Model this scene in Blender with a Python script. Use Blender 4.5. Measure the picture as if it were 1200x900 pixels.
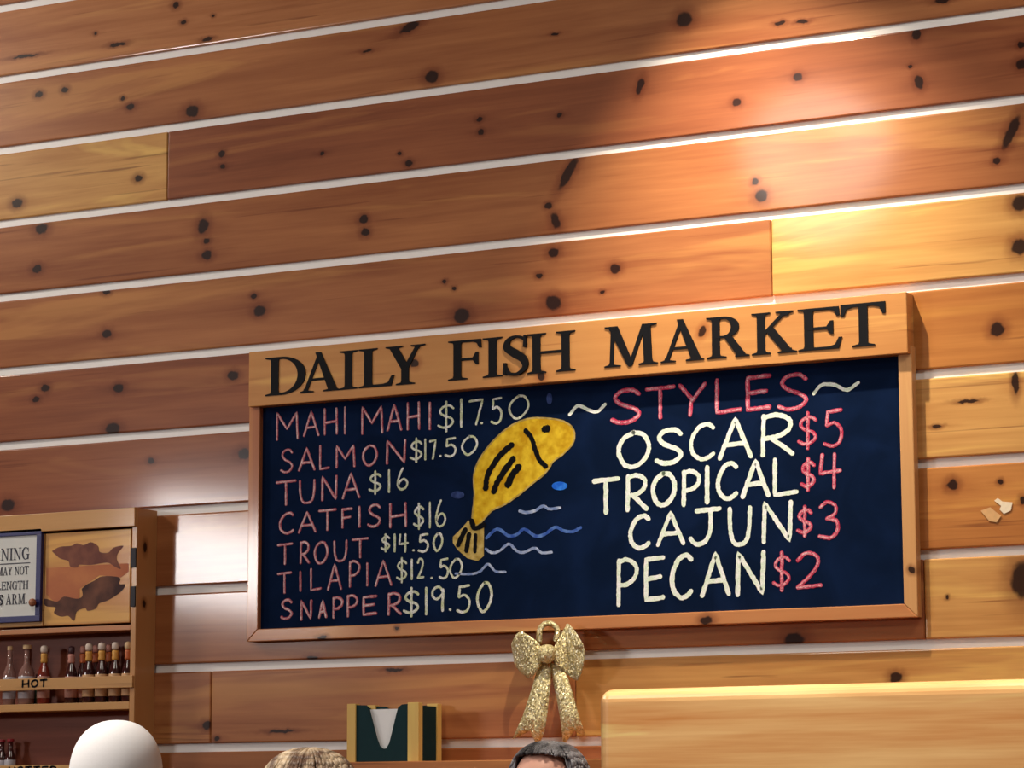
import bpy, bmesh, math, random
from math import sin, cos, pi, radians, tan
from mathutils import Vector, Matrix
from mathutils.geometry import tessellate_polygon

for o in list(bpy.data.objects): bpy.data.objects.remove(o)
scene = bpy.context.scene
COL = scene.collection

# ------------------------------------------------------------------ camera
FPX = 3300.0
YAW, PITCH, ROLL = -0.47917919, 0.15276975, -0.00299833
DIST, CX, CZ = 5.91999716, 3.1, 1.12          # wall face is y = 0, camera stands DIST in front of it
_f = Vector((sin(YAW)*cos(PITCH), cos(YAW)*cos(PITCH), sin(PITCH)))
_r = Vector((cos(YAW), -sin(YAW), 0)); _u = _r.cross(_f)
_r, _u = cos(ROLL)*_r + sin(ROLL)*_u, -sin(ROLL)*_r + cos(ROLL)*_u
CAM = Vector((CX, -DIST, CZ))
cd = bpy.data.cameras.new('camera'); cam = bpy.data.objects.new('camera', cd); COL.objects.link(cam)
cd.sensor_width = 36; cd.lens = FPX/1200*36; cd.clip_end = 100; cd.clip_start = .05
m = Matrix((_r, _u, -_f)).transposed().to_4x4(); m.translation = CAM; cam.matrix_world = m
scene.camera = cam

def W(px, py, d=0.0):
    """point on the plane d metres in front of the log wall that photograph pixel (px, py) shows"""
    v = _r*((px-600)/FPX) - _u*((py-450)/FPX) + _f
    return CAM + v*((DIST-d)/v.y)

# ------------------------------------------------------------------ world, exposure
wd = bpy.data.worlds.new('world'); scene.world = wd; wd.use_nodes = True
wd.node_tree.nodes['Background'].inputs[0].default_value = (1.0, .92, .88, 1)
wd.node_tree.nodes['Background'].inputs[1].default_value = .13
scene.view_settings.view_transform = 'Standard'; scene.view_settings.look = 'None'
scene.view_settings.gamma = 1; scene.view_settings.use_curve_mapping = False
scene.view_settings.exposure = -0.17

CEIL = 3.95
def spot(loc, target, power, col, size=radians(70), blend=.6, rad=.04):
    l = bpy.data.lights.new('lamp_light', 'SPOT'); l.energy = power; l.color = col
    l.spot_size = size; l.spot_blend = blend; l.shadow_soft_size = rad
    o = bpy.data.objects.new('lamp_light', l); COL.objects.link(o); o.location = loc
    o.rotation_euler = (Vector(target)-Vector(loc)).to_track_quat('-Z', 'Y').to_euler()
    return o
WARM = (1.0, .88, .68)
KEY = (.60, -.62, 3.52)
spot(KEY, (.76, 0, 1.9), 265, WARM, radians(66), 1.0, .025)
LAMPS = [((-3.3, -1.5, 3.6), (-1.1, 0, 2.6), 175, radians(100)),  # unseen fill lamp, added to lift the left part of the wall
         ((1.55, -1.85, 3.6), (1.5, -1.34, 1.2), 620, radians(58)),  # unseen lamp added to brighten the booth back and its top edge
         ((2.3, -1.5, 3.6), (1.3, 0, 1.8), 80, radians(80)),
         ((-.34, -3.0, 3.36), (-.3, -.9, 1.2), 72, radians(110)),
         ((-1.0, -1.9, 3.6), (-.32, -1.15, 1.3), 330, radians(32))]  # narrow unseen lamp, added only to brighten the white cap
for a, b, p, s in LAMPS: spot(a, b, p, (1, .93, .82), s, .8, .26)
# daylight through the transom window in the side wall
WX, WY0, WY1, WZ0, WZ1 = -4.0, -5.9, -4.25, 2.04, 2.50
al = bpy.data.lights.new('window_daylight', 'AREA'); al.shape = 'RECTANGLE'
al.size = WZ1-WZ0; al.size_y = WY1-WY0; al.energy = 165; al.color = (1.0, .95, .93)
ao = bpy.data.objects.new('window_daylight', al); COL.objects.link(ao)
ao.location = (WX-.11, (WY0+WY1)/2, (WZ0+WZ1)/2); ao.rotation_euler = (0, -pi/2, 0)

# ------------------------------------------------------------------ helpers
class MB:
    def __init__(s): s.v = []; s.f = []
    def quad(s, *p):
        n = len(s.v); s.v += [tuple(q) for q in p]; s.f.append(tuple(range(n, n+len(p))))
    def box(s, x0, x1, y0, y1, z0, z1):
        n = len(s.v)
        s.v += [(x, y, z) for x in (x0, x1) for y in (y0, y1) for z in (z0, z1)]
        s.f += [tuple(n+i for i in q) for q in ((0,1,3,2),(4,6,7,5),(0,4,5,1),(2,3,7,6),(0,2,6,4),(1,5,7,3))]
        return s
    def hexa(s, a, b):
        """solid between two matching loops a and b"""
        n = len(s.v); k = len(a); s.v += [tuple(p) for p in a]+[tuple(p) for p in b]
        s.f += [tuple(n+i for i in range(k))[::-1], tuple(n+k+i for i in range(k))]
        for i in range(k): j = (i+1) % k; s.f.append((n+i, n+j, n+k+j, n+k+i))
        return s
    def prism(s, pts, depth):
        """polygon (3D points on a plane parallel to the wall) thickened towards the camera"""
        n = len(s.v); k = len(pts); P = [Vector(p) for p in pts]
        s.v += [tuple(p) for p in P] + [(p.x, p.y-depth, p.z) for p in P]
        for t in tessellate_polygon([P]):
            s.f.append(tuple(n+i for i in t)); s.f.append(tuple(n+k+i for i in reversed(t)))
        for i in range(k): j = (i+1) % k; s.f.append((n+i, n+j, n+k+j, n+k+i))
        return s
    def lathe(s, prof, c, seg=20):
        n = len(s.v); c = Vector(c)
        for r, z in prof:
            for i in range(seg):
                a = 2*pi*i/seg; s.v.append((c.x+r*cos(a), c.y+r*sin(a), c.z+z))
        for j in range(len(prof)-1):
            for i in range(seg):
                k = (i+1) % seg; s.f.append((n+j*seg+i, n+j*seg+k, n+(j+1)*seg+k, n+(j+1)*seg+i))
        s.f.append(tuple(n+i for i in range(seg))[::-1]); s.f.append(tuple(n+(len(prof)-1)*seg+i for i in range(seg)))
        return s
    def tube(s, a, b, ra, rb=None, seg=12):
        a, b = Vector(a), Vector(b); rb = ra if rb is None else rb
        q = (b-a).to_track_quat('Z', 'Y'); n = len(s.v)
        for p, r in ((a, ra), (b, rb)):
            for i in range(seg):
                t = 2*pi*i/seg; s.v.append(tuple(p+q @ Vector((r*cos(t), r*sin(t), 0))))
        for i in range(seg): k = (i+1) % seg; s.f.append((n+i, n+k, n+seg+k, n+seg+i))
        s.f.append(tuple(n+i for i in range(seg))[::-1]); s.f.append(tuple(n+seg+i for i in range(seg)))
        return s
    def ell(s, c, r, seg=20, rings=12, rot=None):
        c = Vector(c); n = len(s.v)
        def P(t, a):
            v = Vector((r[0]*sin(t)*cos(a), r[1]*sin(t)*sin(a), r[2]*cos(t)))
            return tuple(c+(rot @ v if rot else v))
        s.v.append(P(0, 0))
        for j in range(1, rings):
            for i in range(seg): s.v.append(P(pi*j/rings, 2*pi*i/seg))
        s.v.append(P(pi, 0)); e = len(s.v)-1
        for i in range(seg):
            k = (i+1) % seg
            s.f.append((n, n+1+i, n+1+k)); s.f.append((e, e-seg+k, e-seg+i))
            for j in range(rings-2): s.f.append((n+1+j*seg+i, n+1+(j+1)*seg+i, n+1+(j+1)*seg+k, n+1+j*seg+k))
        return s
    def capsule(s, a, b, ra, rb):
        s.tube(a, b, ra, rb, 14); s.ell(a, (ra,)*3, 14, 8); s.ell(b, (rb,)*3, 14, 8); return s
    def build(s, name, mat=None, parent=None, smooth=False, bevel=0, seg=2, origin=None, fix=True):
        me = bpy.data.meshes.new(name)
        o = Vector(origin) if origin is not None else Vector((0, 0, 0))
        me.from_pydata([tuple(Vector(p)-o) for p in s.v], [], s.f)
        if fix:
            bm = bmesh.new(); bm.from_mesh(me); bmesh.ops.recalc_face_normals(bm, faces=bm.faces); bm.to_mesh(me); bm.free()
        if smooth:
            for p in me.polygons: p.use_smooth = True
        if mat: me.materials.append(mat)
        ob = bpy.data.objects.new(name, me); COL.objects.link(ob); ob.location = o
        if bevel:
            b = ob.modifiers.new('bevel', 'BEVEL'); b.width = bevel; b.segments = seg; b.limit_method = 'ANGLE'
            b.harden_normals = False
        if parent:
            ob.parent = parent; ob.location = o - PLOC.get(parent.name, Vector((0, 0, 0)))
        PLOC[ob.name] = o
        return ob
PLOC = {}
def thing(name, label, cat, loc=(0, 0, 0), group=None):
    o = bpy.data.objects.new(name, None); COL.objects.link(o); o.location = loc; PLOC[o.name] = Vector(loc)
    o.empty_display_size = .05
    return tag(o, label, cat, group)
def tag(o, label=None, cat=None, group=None, kind=None):
    for k, v in (('label', label), ('category', cat), ('group', group), ('kind', kind)):
        if v: o[k] = v
    return o

# ------------------------------------------------------------------ materials
def srgb(r, g, b):
    f = lambda c: (c/255/12.92) if c <= 10 else ((c/255+.055)/1.055)**2.4
    return (f(r), f(g), f(b), 1)
def nt(mat): mat.use_nodes = True; return mat.node_tree.nodes, mat.node_tree.links
def plain(name, col, rough=.5, metal=0, coat=0, noise=0, nscale=40, spec=.5, bump=0):
    mt = bpy.data.materials.new(name); N, L = nt(mt); b = N['Principled BSDF']
    b.inputs['Roughness'].default_value = rough; b.inputs['Metallic'].default_value = metal
    b.inputs['Coat Weight'].default_value = coat; b.inputs['Specular IOR Level'].default_value = spec
    g = N.new('ShaderNodeNewGeometry'); t = N.new('ShaderNodeTexNoise'); t.inputs['Scale'].default_value = nscale
    t.inputs['Detail'].default_value = 4
    L.new(g.outputs['Position'], t.inputs['Vector'])
    mx = N.new('ShaderNodeMix'); mx.data_type = 'RGBA'
    mx.inputs[6].default_value = tuple(c*(1-noise) for c in col[:3])+(1,)
    mx.inputs[7].default_value = tuple(min(1, c*(1+noise)) for c in col[:3])+(1,)
    L.new(t.outputs['Fac'], mx.inputs[0]); L.new(mx.outputs[2], b.inputs['Base Color'])
    if bump:
        bp = N.new('ShaderNodeBump'); bp.inputs['Strength'].default_value = bump; bp.inputs['Distance'].default_value = .002
        L.new(t.outputs['Fac'], bp.inputs['Height']); L.new(bp.outputs[0], b.inputs['Normal'])
    return mt

def knot_group():
    g = bpy.data.node_groups.new('knot_mask', 'ShaderNodeTree')
    I = g.interface
    for n, t in (('P', 'NodeSocketVector'), ('C', 'NodeSocketVector'), ('S', 'NodeSocketVector'), ('A', 'NodeSocketFloat')):
        I.new_socket(n, in_out='INPUT', socket_type=t)
    for n in ('Core', 'Halo', 'Swirl'): I.new_socket(n, in_out='OUTPUT', socket_type='NodeSocketFloat')
    N, L = g.nodes, g.links
    i = N.new('NodeGroupInput'); o = N.new('NodeGroupOutput')
    s = N.new('ShaderNodeVectorMath'); s.operation = 'SUBTRACT'; L.new(i.outputs['P'], s.inputs[0]); L.new(i.outputs['C'], s.inputs[1])
    r = N.new('ShaderNodeVectorRotate'); r.rotation_type = 'AXIS_ANGLE'; r.inputs['Axis'].default_value = (0, 1, 0)
    L.new(s.outputs[0], r.inputs['Vector']); L.new(i.outputs['A'], r.inputs['Angle'])
    d = N.new('ShaderNodeVectorMath'); d.operation = 'DIVIDE'; L.new(r.outputs[0], d.inputs[0]); L.new(i.outputs['S'], d.inputs[1])
    fl = N.new('ShaderNodeVectorMath'); fl.operation = 'MULTIPLY'; fl.inputs[1].default_value = (1, 0, 1); L.new(d.outputs[0], fl.inputs[0])
    ln = N.new('ShaderNodeVectorMath'); ln.operation = 'LENGTH'; L.new(fl.outputs[0], ln.inputs[0])
    for nm, a, b in (('Core', 1.15, .75), ('Halo', 2.6, .8)):
        mr = N.new('ShaderNodeMapRange'); mr.interpolation_type = 'SMOOTHSTEP'
        mr.inputs[1].default_value = a; mr.inputs[2].default_value = b
        mr.inputs[3].default_value = 0; mr.inputs[4].default_value = 1
        L.new(ln.outputs['Value'], mr.inputs[0]); L.new(mr.outputs[0], o.inputs[nm])
    # grain bends round the knot: streaks running sideways from it
    fl2 = N.new('ShaderNodeVectorMath'); fl2.operation = 'MULTIPLY'; fl2.inputs[1].default_value = (.2, 0, .62); L.new(d.outputs[0], fl2.inputs[0])
    l2 = N.new('ShaderNodeVectorMath'); l2.operation = 'LENGTH'; L.new(fl2.outputs[0], l2.inputs[0])
    mr = N.new('ShaderNodeMapRange'); mr.interpolation_type = 'SMOOTHSTEP'
    mr.inputs[1].default_value = 1.4; mr.inputs[2].default_value = 0; mr.inputs[3].default_value = 0; mr.inputs[4].default_value = 1
    L.new(l2.outputs['Value'], mr.inputs[0]); L.new(mr.outputs[0], o.inputs['Swirl'])
    return g
KG = knot_group()

def wood(name, dark, light, seed, knots=(), axis='x', rough=.38, coat=.42, coat_rough=.10, contrast=1.6, knot_col=(30, 12, 9), halo_col=(104, 46, 24), bump=.12, side=False, big=False):
    """pine board; knots = (x, z, rx, rz, angle) in metres on the wall"""
    mt = bpy.data.materials.new(name); N, L = nt(mt); b = N['Principled BSDF']
    b.inputs['Roughness'].default_value = rough
    b.inputs['Coat Weight'].default_value = coat; b.inputs['Coat Roughness'].default_value = coat_rough; b.inputs['Specular IOR Level'].default_value = .14
    g = N.new('ShaderNodeNewGeometry')
    core = halo = swirl = None
    nz0 = N.new('ShaderNodeTexNoise'); nz0.inputs['Scale'].default_value = 55; L.new(g.outputs['Position'], nz0.inputs['Vector'])
    wob = N.new('ShaderNodeVectorMath'); wob.operation = 'MULTIPLY_ADD'; wob.inputs[1].default_value = (.012, 0, .012)
    L.new(nz0.outputs['Color'], wob.inputs[0])
    off = N.new('ShaderNodeVectorMath'); off.operation = 'SUBTRACT'; off.inputs[1].default_value = (.006, 0, .006)
    L.new(g.outputs['Position'], off.inputs[0]); L.new(off.outputs[0], wob.inputs[2])
    kp = wob.outputs[0]
    if side:
        sx_ = N.new('ShaderNodeSeparateXYZ'); cx_ = N.new('ShaderNodeCombineXYZ'); L.new(wob.outputs[0], sx_.inputs[0])
        L.new(sx_.outputs[1], cx_.inputs[0]); L.new(sx_.outputs[2], cx_.inputs[2]); kp = cx_.outputs[0]
    def mx(a, bb):
        if a is None: return bb
        n = N.new('ShaderNodeMath'); n.operation = 'MAXIMUM'; L.new(a, n.inputs[0]); L.new(bb, n.inputs[1]); return n.outputs[0]
    for (kx, kz, rx, rz, an) in knots:
        k = N.new('ShaderNodeGroup'); k.node_tree = KG
        k.inputs['C'].default_value = (kx, 0, kz); k.inputs['S'].default_value = (rx, 1, rz); k.inputs['A'].default_value = an
        L.new(kp, k.inputs['P'])
        core = mx(core, k.outputs['Core']); halo = mx(halo, k.outputs['Halo']); swirl = mx(swirl, k.outputs['Swirl'])
    def stretch(v, seedv):
        mp = N.new('ShaderNodeMapping'); mp.inputs['Scale'].default_value = v
        mp.inputs['Location'].default_value = (seedv, seedv*1.7, seedv*.6); L.new(g.outputs['Position'], mp.inputs['Vector']); return mp.outputs[0]
    def sc(a, c): return (a, 3, c) if axis == 'x' else (c, 3, a) if axis == 'z' else (c, a, 3)
    def noise(vec, detail, dist, rgh=.55):
        t = N.new('ShaderNodeTexNoise'); t.inputs['Scale'].default_value = 1; t.inputs['Detail'].default_value = detail
        t.inputs['Distortion'].default_value = dist; t.inputs['Roughness'].default_value = rgh; L.new(vec, t.inputs['Vector']); return t.outputs['Fac']
    n1 = noise(stretch(sc(1.5, 26) if not big else sc(.7, 6), seed), 4, .5)
    n2 = noise(stretch(sc(1.1, 6) if not big else sc(.6, 8), seed+11.3), 3, .8)
    n3 = noise(stretch(sc(5, 150), seed+4.1), 3, .1)
    def math(op, a, bb):
        n = N.new('ShaderNodeMath'); n.operation = op
        for i, q in enumerate((a, bb)):
            if isinstance(q, (int, float)): n.inputs[i].default_value = q
            else: L.new(q, n.inputs[i])
        return n.outputs[0]
    s = math('ADD', math('MULTIPLY', n1, .50), math('MULTIPLY', n2, .38))
    s = math('ADD', s, math('MULTIPLY', n3, .16))
    if swirl is not None: s = math('SUBTRACT', s, math('MULTIPLY', swirl, .10))
    mr = N.new('ShaderNodeMapRange'); w = .26/contrast
    mr.inputs[1].default_value = .52-w; mr.inputs[2].default_value = .52+w; L.new(s, mr.inputs[0])
    c = N.new('ShaderNodeMix'); c.data_type = 'RGBA'; c.inputs[6].default_value = srgb(*dark); c.inputs[7].default_value = srgb(*light)
    L.new(mr.outputs[0], c.inputs[0]); colour = c.outputs[2]
    # paler sapwood along parts of the board
    n4 = noise(stretch(sc(.75, 8), seed+23.9), 4, 1.2)
    sp = N.new('ShaderNodeMapRange'); sp.inputs[1].default_value = .56; sp.inputs[2].default_value = .66; L.new(n4, sp.inputs[0])
    c1 = N.new('ShaderNodeMix'); c1.data_type = 'RGBA'; c1.inputs[7].default_value = srgb(min(255, light[0]*1.12), min(255, light[1]*1.22), min(255, light[2]*1.15))
    L.new(colour, c1.inputs[6]); L.new(math('MULTIPLY', sp.outputs[0], .55), c1.inputs[0]); colour = c1.outputs[2]
    # a few sharp dark pitch streaks
    st = noise(stretch(sc(2.2, 75), seed+7.7), 2, .2)
    sm = N.new('ShaderNodeMapRange'); sm.inputs[1].default_value = .66; sm.inputs[2].default_value = .78; L.new(st, sm.inputs[0])
    c2 = N.new('ShaderNodeMix'); c2.data_type = 'RGBA'; c2.inputs[7].default_value = srgb(*halo_col)
    L.new(colour, c2.inputs[6]); L.new(math('MULTIPLY', sm.outputs[0], .0 if big else .6), c2.inputs[0]); colour = c2.outputs[2]
    if core is not None:
        c3 = N.new('ShaderNodeMix'); c3.data_type = 'RGBA'; c3.inputs[7].default_value = srgb(*halo_col)
        L.new(colour, c3.inputs[6]); L.new(math('MULTIPLY', halo, .55), c3.inputs[0])
        c4 = N.new('ShaderNodeMix'); c4.data_type = 'RGBA'; c4.inputs[7].default_value = srgb(*knot_col)
        L.new(c3.outputs[2], c4.inputs[6]); L.new(math('MULTIPLY', core, .93), c4.inputs[0]); colour = c4.outputs[2]
    L.new(colour, b.inputs['Base Color'])
    bp = N.new('ShaderNodeBump'); bp.inputs['Strength'].default_value = bump; bp.inputs['Distance'].default_value = .001
    L.new(s, bp.inputs['Height']); L.new(bp.outputs[0], b.inputs['Normal'])
    return mt

# ------------------------------------------------------------------ the log wall
SP = dict(B=[(0,91.5),(600,4.5)], C=[(0,176.5),(600,96),(1200,10)], D=[(0,262),(600,190),(1200,114.5)], E=[(0,348.5),(600,285),(1200,219.5)],
          F=[(0,436.5),(600,378),(1200,326)], G=[(0,524.5),(290,500.8),(1076,436.5),(1200,429)], H=[(190,599.5),(290,593),(1078,542),(1200,536)],
          I=[(190,691),(287,688),(1080,650),(1200,644.5)], J=[(185,784.8),(318,779),(600,769.5),(690,764.8),(1080,755.5),(1200,752.5)],
          K=[(187,878),(320,875),(380,872.5),(520,871),(690,869)])
ZS = {k: sum(W(x, y).z for x, y in v)/len(v) for k, v in SP.items()}
zs = [ZS[k] for k in 'BCDEFGHIJK']
while zs[0] < CEIL-.2: zs.insert(0, zs[0]+.2)      # rows above B, up to the ceiling
nB = len(zs)-10
while zs[-1] > .2: zs.append(zs[-1]-.2)            # and down to the floor
XL, XR = -4.0, 3.0
# knots as seen: x, y, radius in pixels (rx, rz), tilt
KN = [(206,6,4),(215,26,3),(112,39,2),(138,52,9,2.5),(243,46,6,2.5),(250,18,2),(30,66,14,2),
      (46,111,4.5),(76,105,4),(144,115,2.5),(153,125,4.5),(225,130,7.5),(480,32,12,5,.3),(506,90,7.5),(430,60,5,2),
      (20,238,6),(162,209,4.5),(260,180,4),(261,195,3),(377,180,2.5),(468,180,2.5),(479,191,4),(562,140,3.5),(564,155,3.5),
      (49,268,7),(43,315,5.5),(238,265,6,10,-.3),(242,282,4),(242,299,6),(426,257,5),(428,272,5),
      (125,391,5.5),(125,342,4),(298,347,3.5),(304,364,7),(521,330,2.5),(532,338,2.5),(541,370,9),
      (53,455,5),(42,468,4),(139,455,5.5),(273,440,6),(132,503,8),
      (177,540,4),(286,532,7),(9,592,8),
      (802,23,9),(914,27,6,2.5),(940,25,7,2.5),(1104,1,9,3),(650,40,4,2),
      (750,101,4,10,-.35),(863,120,5),(935,90,5),(1074,40,5,7),(1067,78,2.5),(1077,96,5,8,.3),(1197,75,6),(656,135,3),(1197,52,4),
      (666,203,5,22,-.6),(643,241,4),(651,259,5,10,.4),(885,213,4),(892,230,7),(1168,188,4),(1185,155,6,20,-.5),
      (649,296,6),(632,323,3.5),(648,355,9),(721,315,6),(706,342,2.5),(1195,238,9),(1195,289,9),
      (1169,386,8),(1116,568,6),(1172,565,3),(1199,586,4),(1190,448,4,12),(1199,680,14,20),
      (242,850,5),(254,865,3),(1050,794,7,6),(462,785,10,2),(931,750,12,8),(366,771,6,3),(1110,700,2),(330,857,14,2),
      (1055,480,8,3),(1098,500,6,2),(1135,470,12,2)]
def kpx(e, d=0):
    p = W(e[0], e[1], d); rx = e[2]; rz = e[3] if len(e) > 3 else rx; an = e[4] if len(e) > 4 else 0
    k = (W(e[0]+10, e[1], d)-W(e[0]-10, e[1], d)).x/20; kz = 1/505
    return (p.x, p.z, rx*k*1.05, rz*kz*1.05, an)
KW = [kpx(e) for e in KN]
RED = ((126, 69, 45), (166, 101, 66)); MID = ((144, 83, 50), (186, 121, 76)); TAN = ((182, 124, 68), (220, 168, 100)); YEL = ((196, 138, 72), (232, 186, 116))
# row (index of the strip above it, B = 0): list of (right end as a pixel on the row or None, tone)
ROWS = {-1: [(None, ((164, 100, 62), (204, 140, 92)))], 0: [(None, MID)], 1: [((196, 200), TAN), (None, RED)], 2: [(None, MID)], 3: [((904, 300), MID), (None, TAN)],
        4: [((640, 430), RED), (None, ((160, 94, 46), (200, 134, 72)))], 5: [((640, 520), RED), (None, TAN)], 6: [((640, 600), MID), (None, ((160, 94, 46), (200, 134, 72)))], 7: [((1083, 700), MID), (None, TAN)],  # row under the frame: darker left plank has the frame's shadow in its tone
        8: [((247, 830), MID), ((674, 800), MID), (None, TAN)], 9: [(None, MID)]}
wall = MB().box(XL, XR, .03, .15, 0, CEIL).build('wall_back', plain('wall_backing', srgb(120, 84, 60), .8, noise=.1)); tag(wall, 'varnished pine log wall with white chinking strips between planks', None, None, 'structure')
chink = plain('white_chinking', srgb(246, 243, 241), .5, noise=.03, nscale=60)
rnd = random.Random(5)
GAP = .0105
for i in range(len(zs)+1):
    row = i-nB-1                                    # row lies below strip `row`
    zt = zs[i-1]-GAP if i > 0 else CEIL
    zb = zs[i]+GAP if i < len(zs) else 0
    if i < len(zs):
        MB().box(XL, XR, .010, .034, zs[i]-GAP-.006, zs[i]+GAP+.006).build('chinking_strip', chink, wall)
    segs = ROWS.get(row)
    if segs is None: segs = [(None, rnd.choice((RED, MID, TAN)))]
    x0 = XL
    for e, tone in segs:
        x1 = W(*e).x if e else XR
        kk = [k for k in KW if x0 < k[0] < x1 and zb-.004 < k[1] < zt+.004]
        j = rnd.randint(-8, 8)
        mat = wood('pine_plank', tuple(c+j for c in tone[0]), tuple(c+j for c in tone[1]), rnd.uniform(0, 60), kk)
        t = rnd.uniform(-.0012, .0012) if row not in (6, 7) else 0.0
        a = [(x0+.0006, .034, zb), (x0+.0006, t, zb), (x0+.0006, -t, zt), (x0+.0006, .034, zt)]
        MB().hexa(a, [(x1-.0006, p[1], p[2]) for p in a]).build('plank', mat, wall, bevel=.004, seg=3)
        x0 = x1

for c_, pts in (((214, 166, 112), [(253,545),(275,537),(288,548),(300,556),(290,572),(272,568)]), ((240, 222, 196), [(284,522),(292,516),(303,524),(326,526),(322,545),(306,552),(296,542),(300,534)])):
    MB().prism([tuple(W(1020+x/1.957, 320+y/1.957, .0016)) for x, y in pts], .0003).build('paper_scrap', plain('torn_paper', srgb(*c_), .7, noise=.15, nscale=120), wall)

# ------------------------------------------------------------------ rest of the room
fl = MB().box(XL, 6, -9, .034, -.1, 0).build('floor', wood('floor_boards', (96, 62, 40), (128, 88, 58), 3.3, axis='y', coat=.1)); tag(fl, 'brown wooden dining room floor', None, None, 'structure')
ce = MB().box(XL-.2, 6, -9, .15, CEIL, CEIL+.1).build('ceiling', plain('ceiling_paint', srgb(120, 86, 60), .7, noise=.05)); tag(ce, 'brown timber ceiling', None, None, 'structure')
sw = MB()
for q in ((-9, WY0, 0, CEIL), (WY1, .15, 0, CEIL), (WY0, WY1, 0, WZ0), (WY0, WY1, WZ1, CEIL)): sw.box(XL-.15, XL, *q)
so = sw.build('wall_left', plain('side_wall_wood', srgb(128, 82, 54), .6, noise=.12, nscale=6)); tag(so, 'brown timber side wall with a transom window', None, None, 'structure')
wf = MB(); white = plain('window_paint', srgb(220, 216, 208), .5)
for q in ((WY0, WY1, WZ0, WZ0+.04), (WY0, WY1, WZ1-.04, WZ1), (WY0, WY0+.04, WZ0, WZ1), (WY1-.04, WY1, WZ0, WZ1)): wf.box(XL-.06, XL+.02, *q)
wo = wf.build('window_1', white); tag(wo, 'white framed transom window in the side wall', None, None, 'structure')

# ------------------------------------------------------------------ lettering tools
def cat(pts, n=7):
    """Catmull-Rom through the points"""
    P = [Vector(p) for p in pts]; P = [2*P[0]-P[1]]+P+[2*P[-1]-P[-2]]; out = []
    for i in range(1, len(P)-2):
        for k in range(n):
            t = k/n
            out.append(.5*(2*P[i]+(P[i+1]-P[i-1])*t+(2*P[i-1]-5*P[i]+4*P[i+1]-P[i+2])*t*t+(3*P[i]-P[i-1]-3*P[i+1]+P[i+2])*t**3))
    return out+[P[-2]]
def ring(cx, cy, rx, ry, a0, a1, n=22):
    return [(cx+rx*cos(radians(a0+(a1-a0)*i/n)), cy+ry*sin(radians(a0+(a1-a0)*i/n))) for i in range(n+1)]
C = lambda *p: ('c', p)
L_ = lambda *p: ('l', p)
GL = {  # handwritten capitals, unit box, y runs down
 'M': [L_((.03,1),(.04,0),(.5,.62),(.95,.02),(1,1))], 'A': [L_((0,1),(.5,0),(1,1)), L_((.2,.66),(.82,.64))],
 'H': [L_((.03,0),(.03,1)), L_((.97,0),(1,1)), L_((.03,.55),(.97,.5))], 'I': [L_((.5,0),(.5,1))],
 'S': [C((.95,.16),(.7,.02),(.3,.06),(.12,.25),(.35,.45),(.75,.58),(.95,.76),(.7,.96),(.3,1),(0,.9))],
 'L': [L_((.1,0),(.1,1),(1,.95))], 'O': [C((.5,0),(.14,.2),(0,.55),(.2,.93),(.55,1),(.9,.75),(1,.4),(.8,.08),(.48,0))],
 'N': [L_((.02,1),(.05,0),(.95,.98),(1,0))], 'T': [L_((0,.03),(1,0)), L_((.5,.02),(.5,1))],
 'U': [C((0,0),(.02,.55),(.18,.92),(.5,1),(.82,.9),(.97,.5),(1,0))], 'C': [C((1,.12),(.75,.0),(.35,.1),(.05,.45),(.1,.8),(.45,1),(.8,.96),(1,.86))],
 'F': [L_((.05,0),(.05,1)), L_((.05,.02),(1,0)), L_((.05,.48),(.85,.44))], 'E': [L_((1,0),(.05,.03),(.05,1),(1,.96)), L_((.05,.5),(.85,.46))],
 'R': [L_((.08,0),(.05,1)), C((.05,.06),(.5,.0),(.9,.15),(.85,.4),(.5,.54),(.1,.58)), L_((.3,.56),(1,1))],
 'P': [L_((.08,0),(.06,1)), C((.05,.06),(.5,.0),(.97,.15),(.95,.38),(.55,.54),(.1,.56))],
 'Y': [L_((0,0),(.5,.5)), L_((1,0),(.45,.58),(.4,1))], 'J': [L_((.2,.03),(1,0)), C((.68,.02),(.68,.6),(.5,.92),(.2,.97),(0,.8))],
 '$': [C((.95,.24),(.7,.14),(.3,.18),(.12,.34),(.4,.48),(.78,.56),(.92,.7),(.65,.84),(.3,.86),(0,.78)), L_((.5,0),(.5,1))],
 '0': [C((.5,0),(.14,.25),(0,.6),(.22,.95),(.5,1),(.85,.75),(1,.4),(.8,.06),(.48,0))], '1': [L_((.5,0),(.5,1))],
 '2': [C((.05,.2),(.35,.0),(.75,.05),(.88,.28),(.6,.62),(.05,.97)), L_((.05,.97),(1,.95))],
 '3': [C((.05,.14),(.4,0),(.85,.1),(.85,.32),(.4,.46)), C((.4,.46),(.9,.52),(1,.75),(.65,.98),(.0,.92))],
 '4': [L_((.15,0),(.05,.55),(1,.5)), L_((.72,0),(.7,1))], '5': [L_((.95,0),(.2,.04),(.14,.42)), C((.14,.42),(.6,.36),(.97,.58),(.85,.9),(.45,1),(0,.92))],
 '6': [C((.55,0),(.2,.35),(.03,.75),(.3,1),(.8,.95),(1,.7),(.7,.52),(.3,.6),(.08,.78))], '7': [L_((0,.05),(1,0),(.5,1))],
 '9': [C((.95,.2),(.6,0),(.1,.12),(.05,.38),(.45,.5),(.92,.3)), L_((.95,.12),(.9,1))], '.': [L_((.3,.5),(.7,.5))],
}
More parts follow.
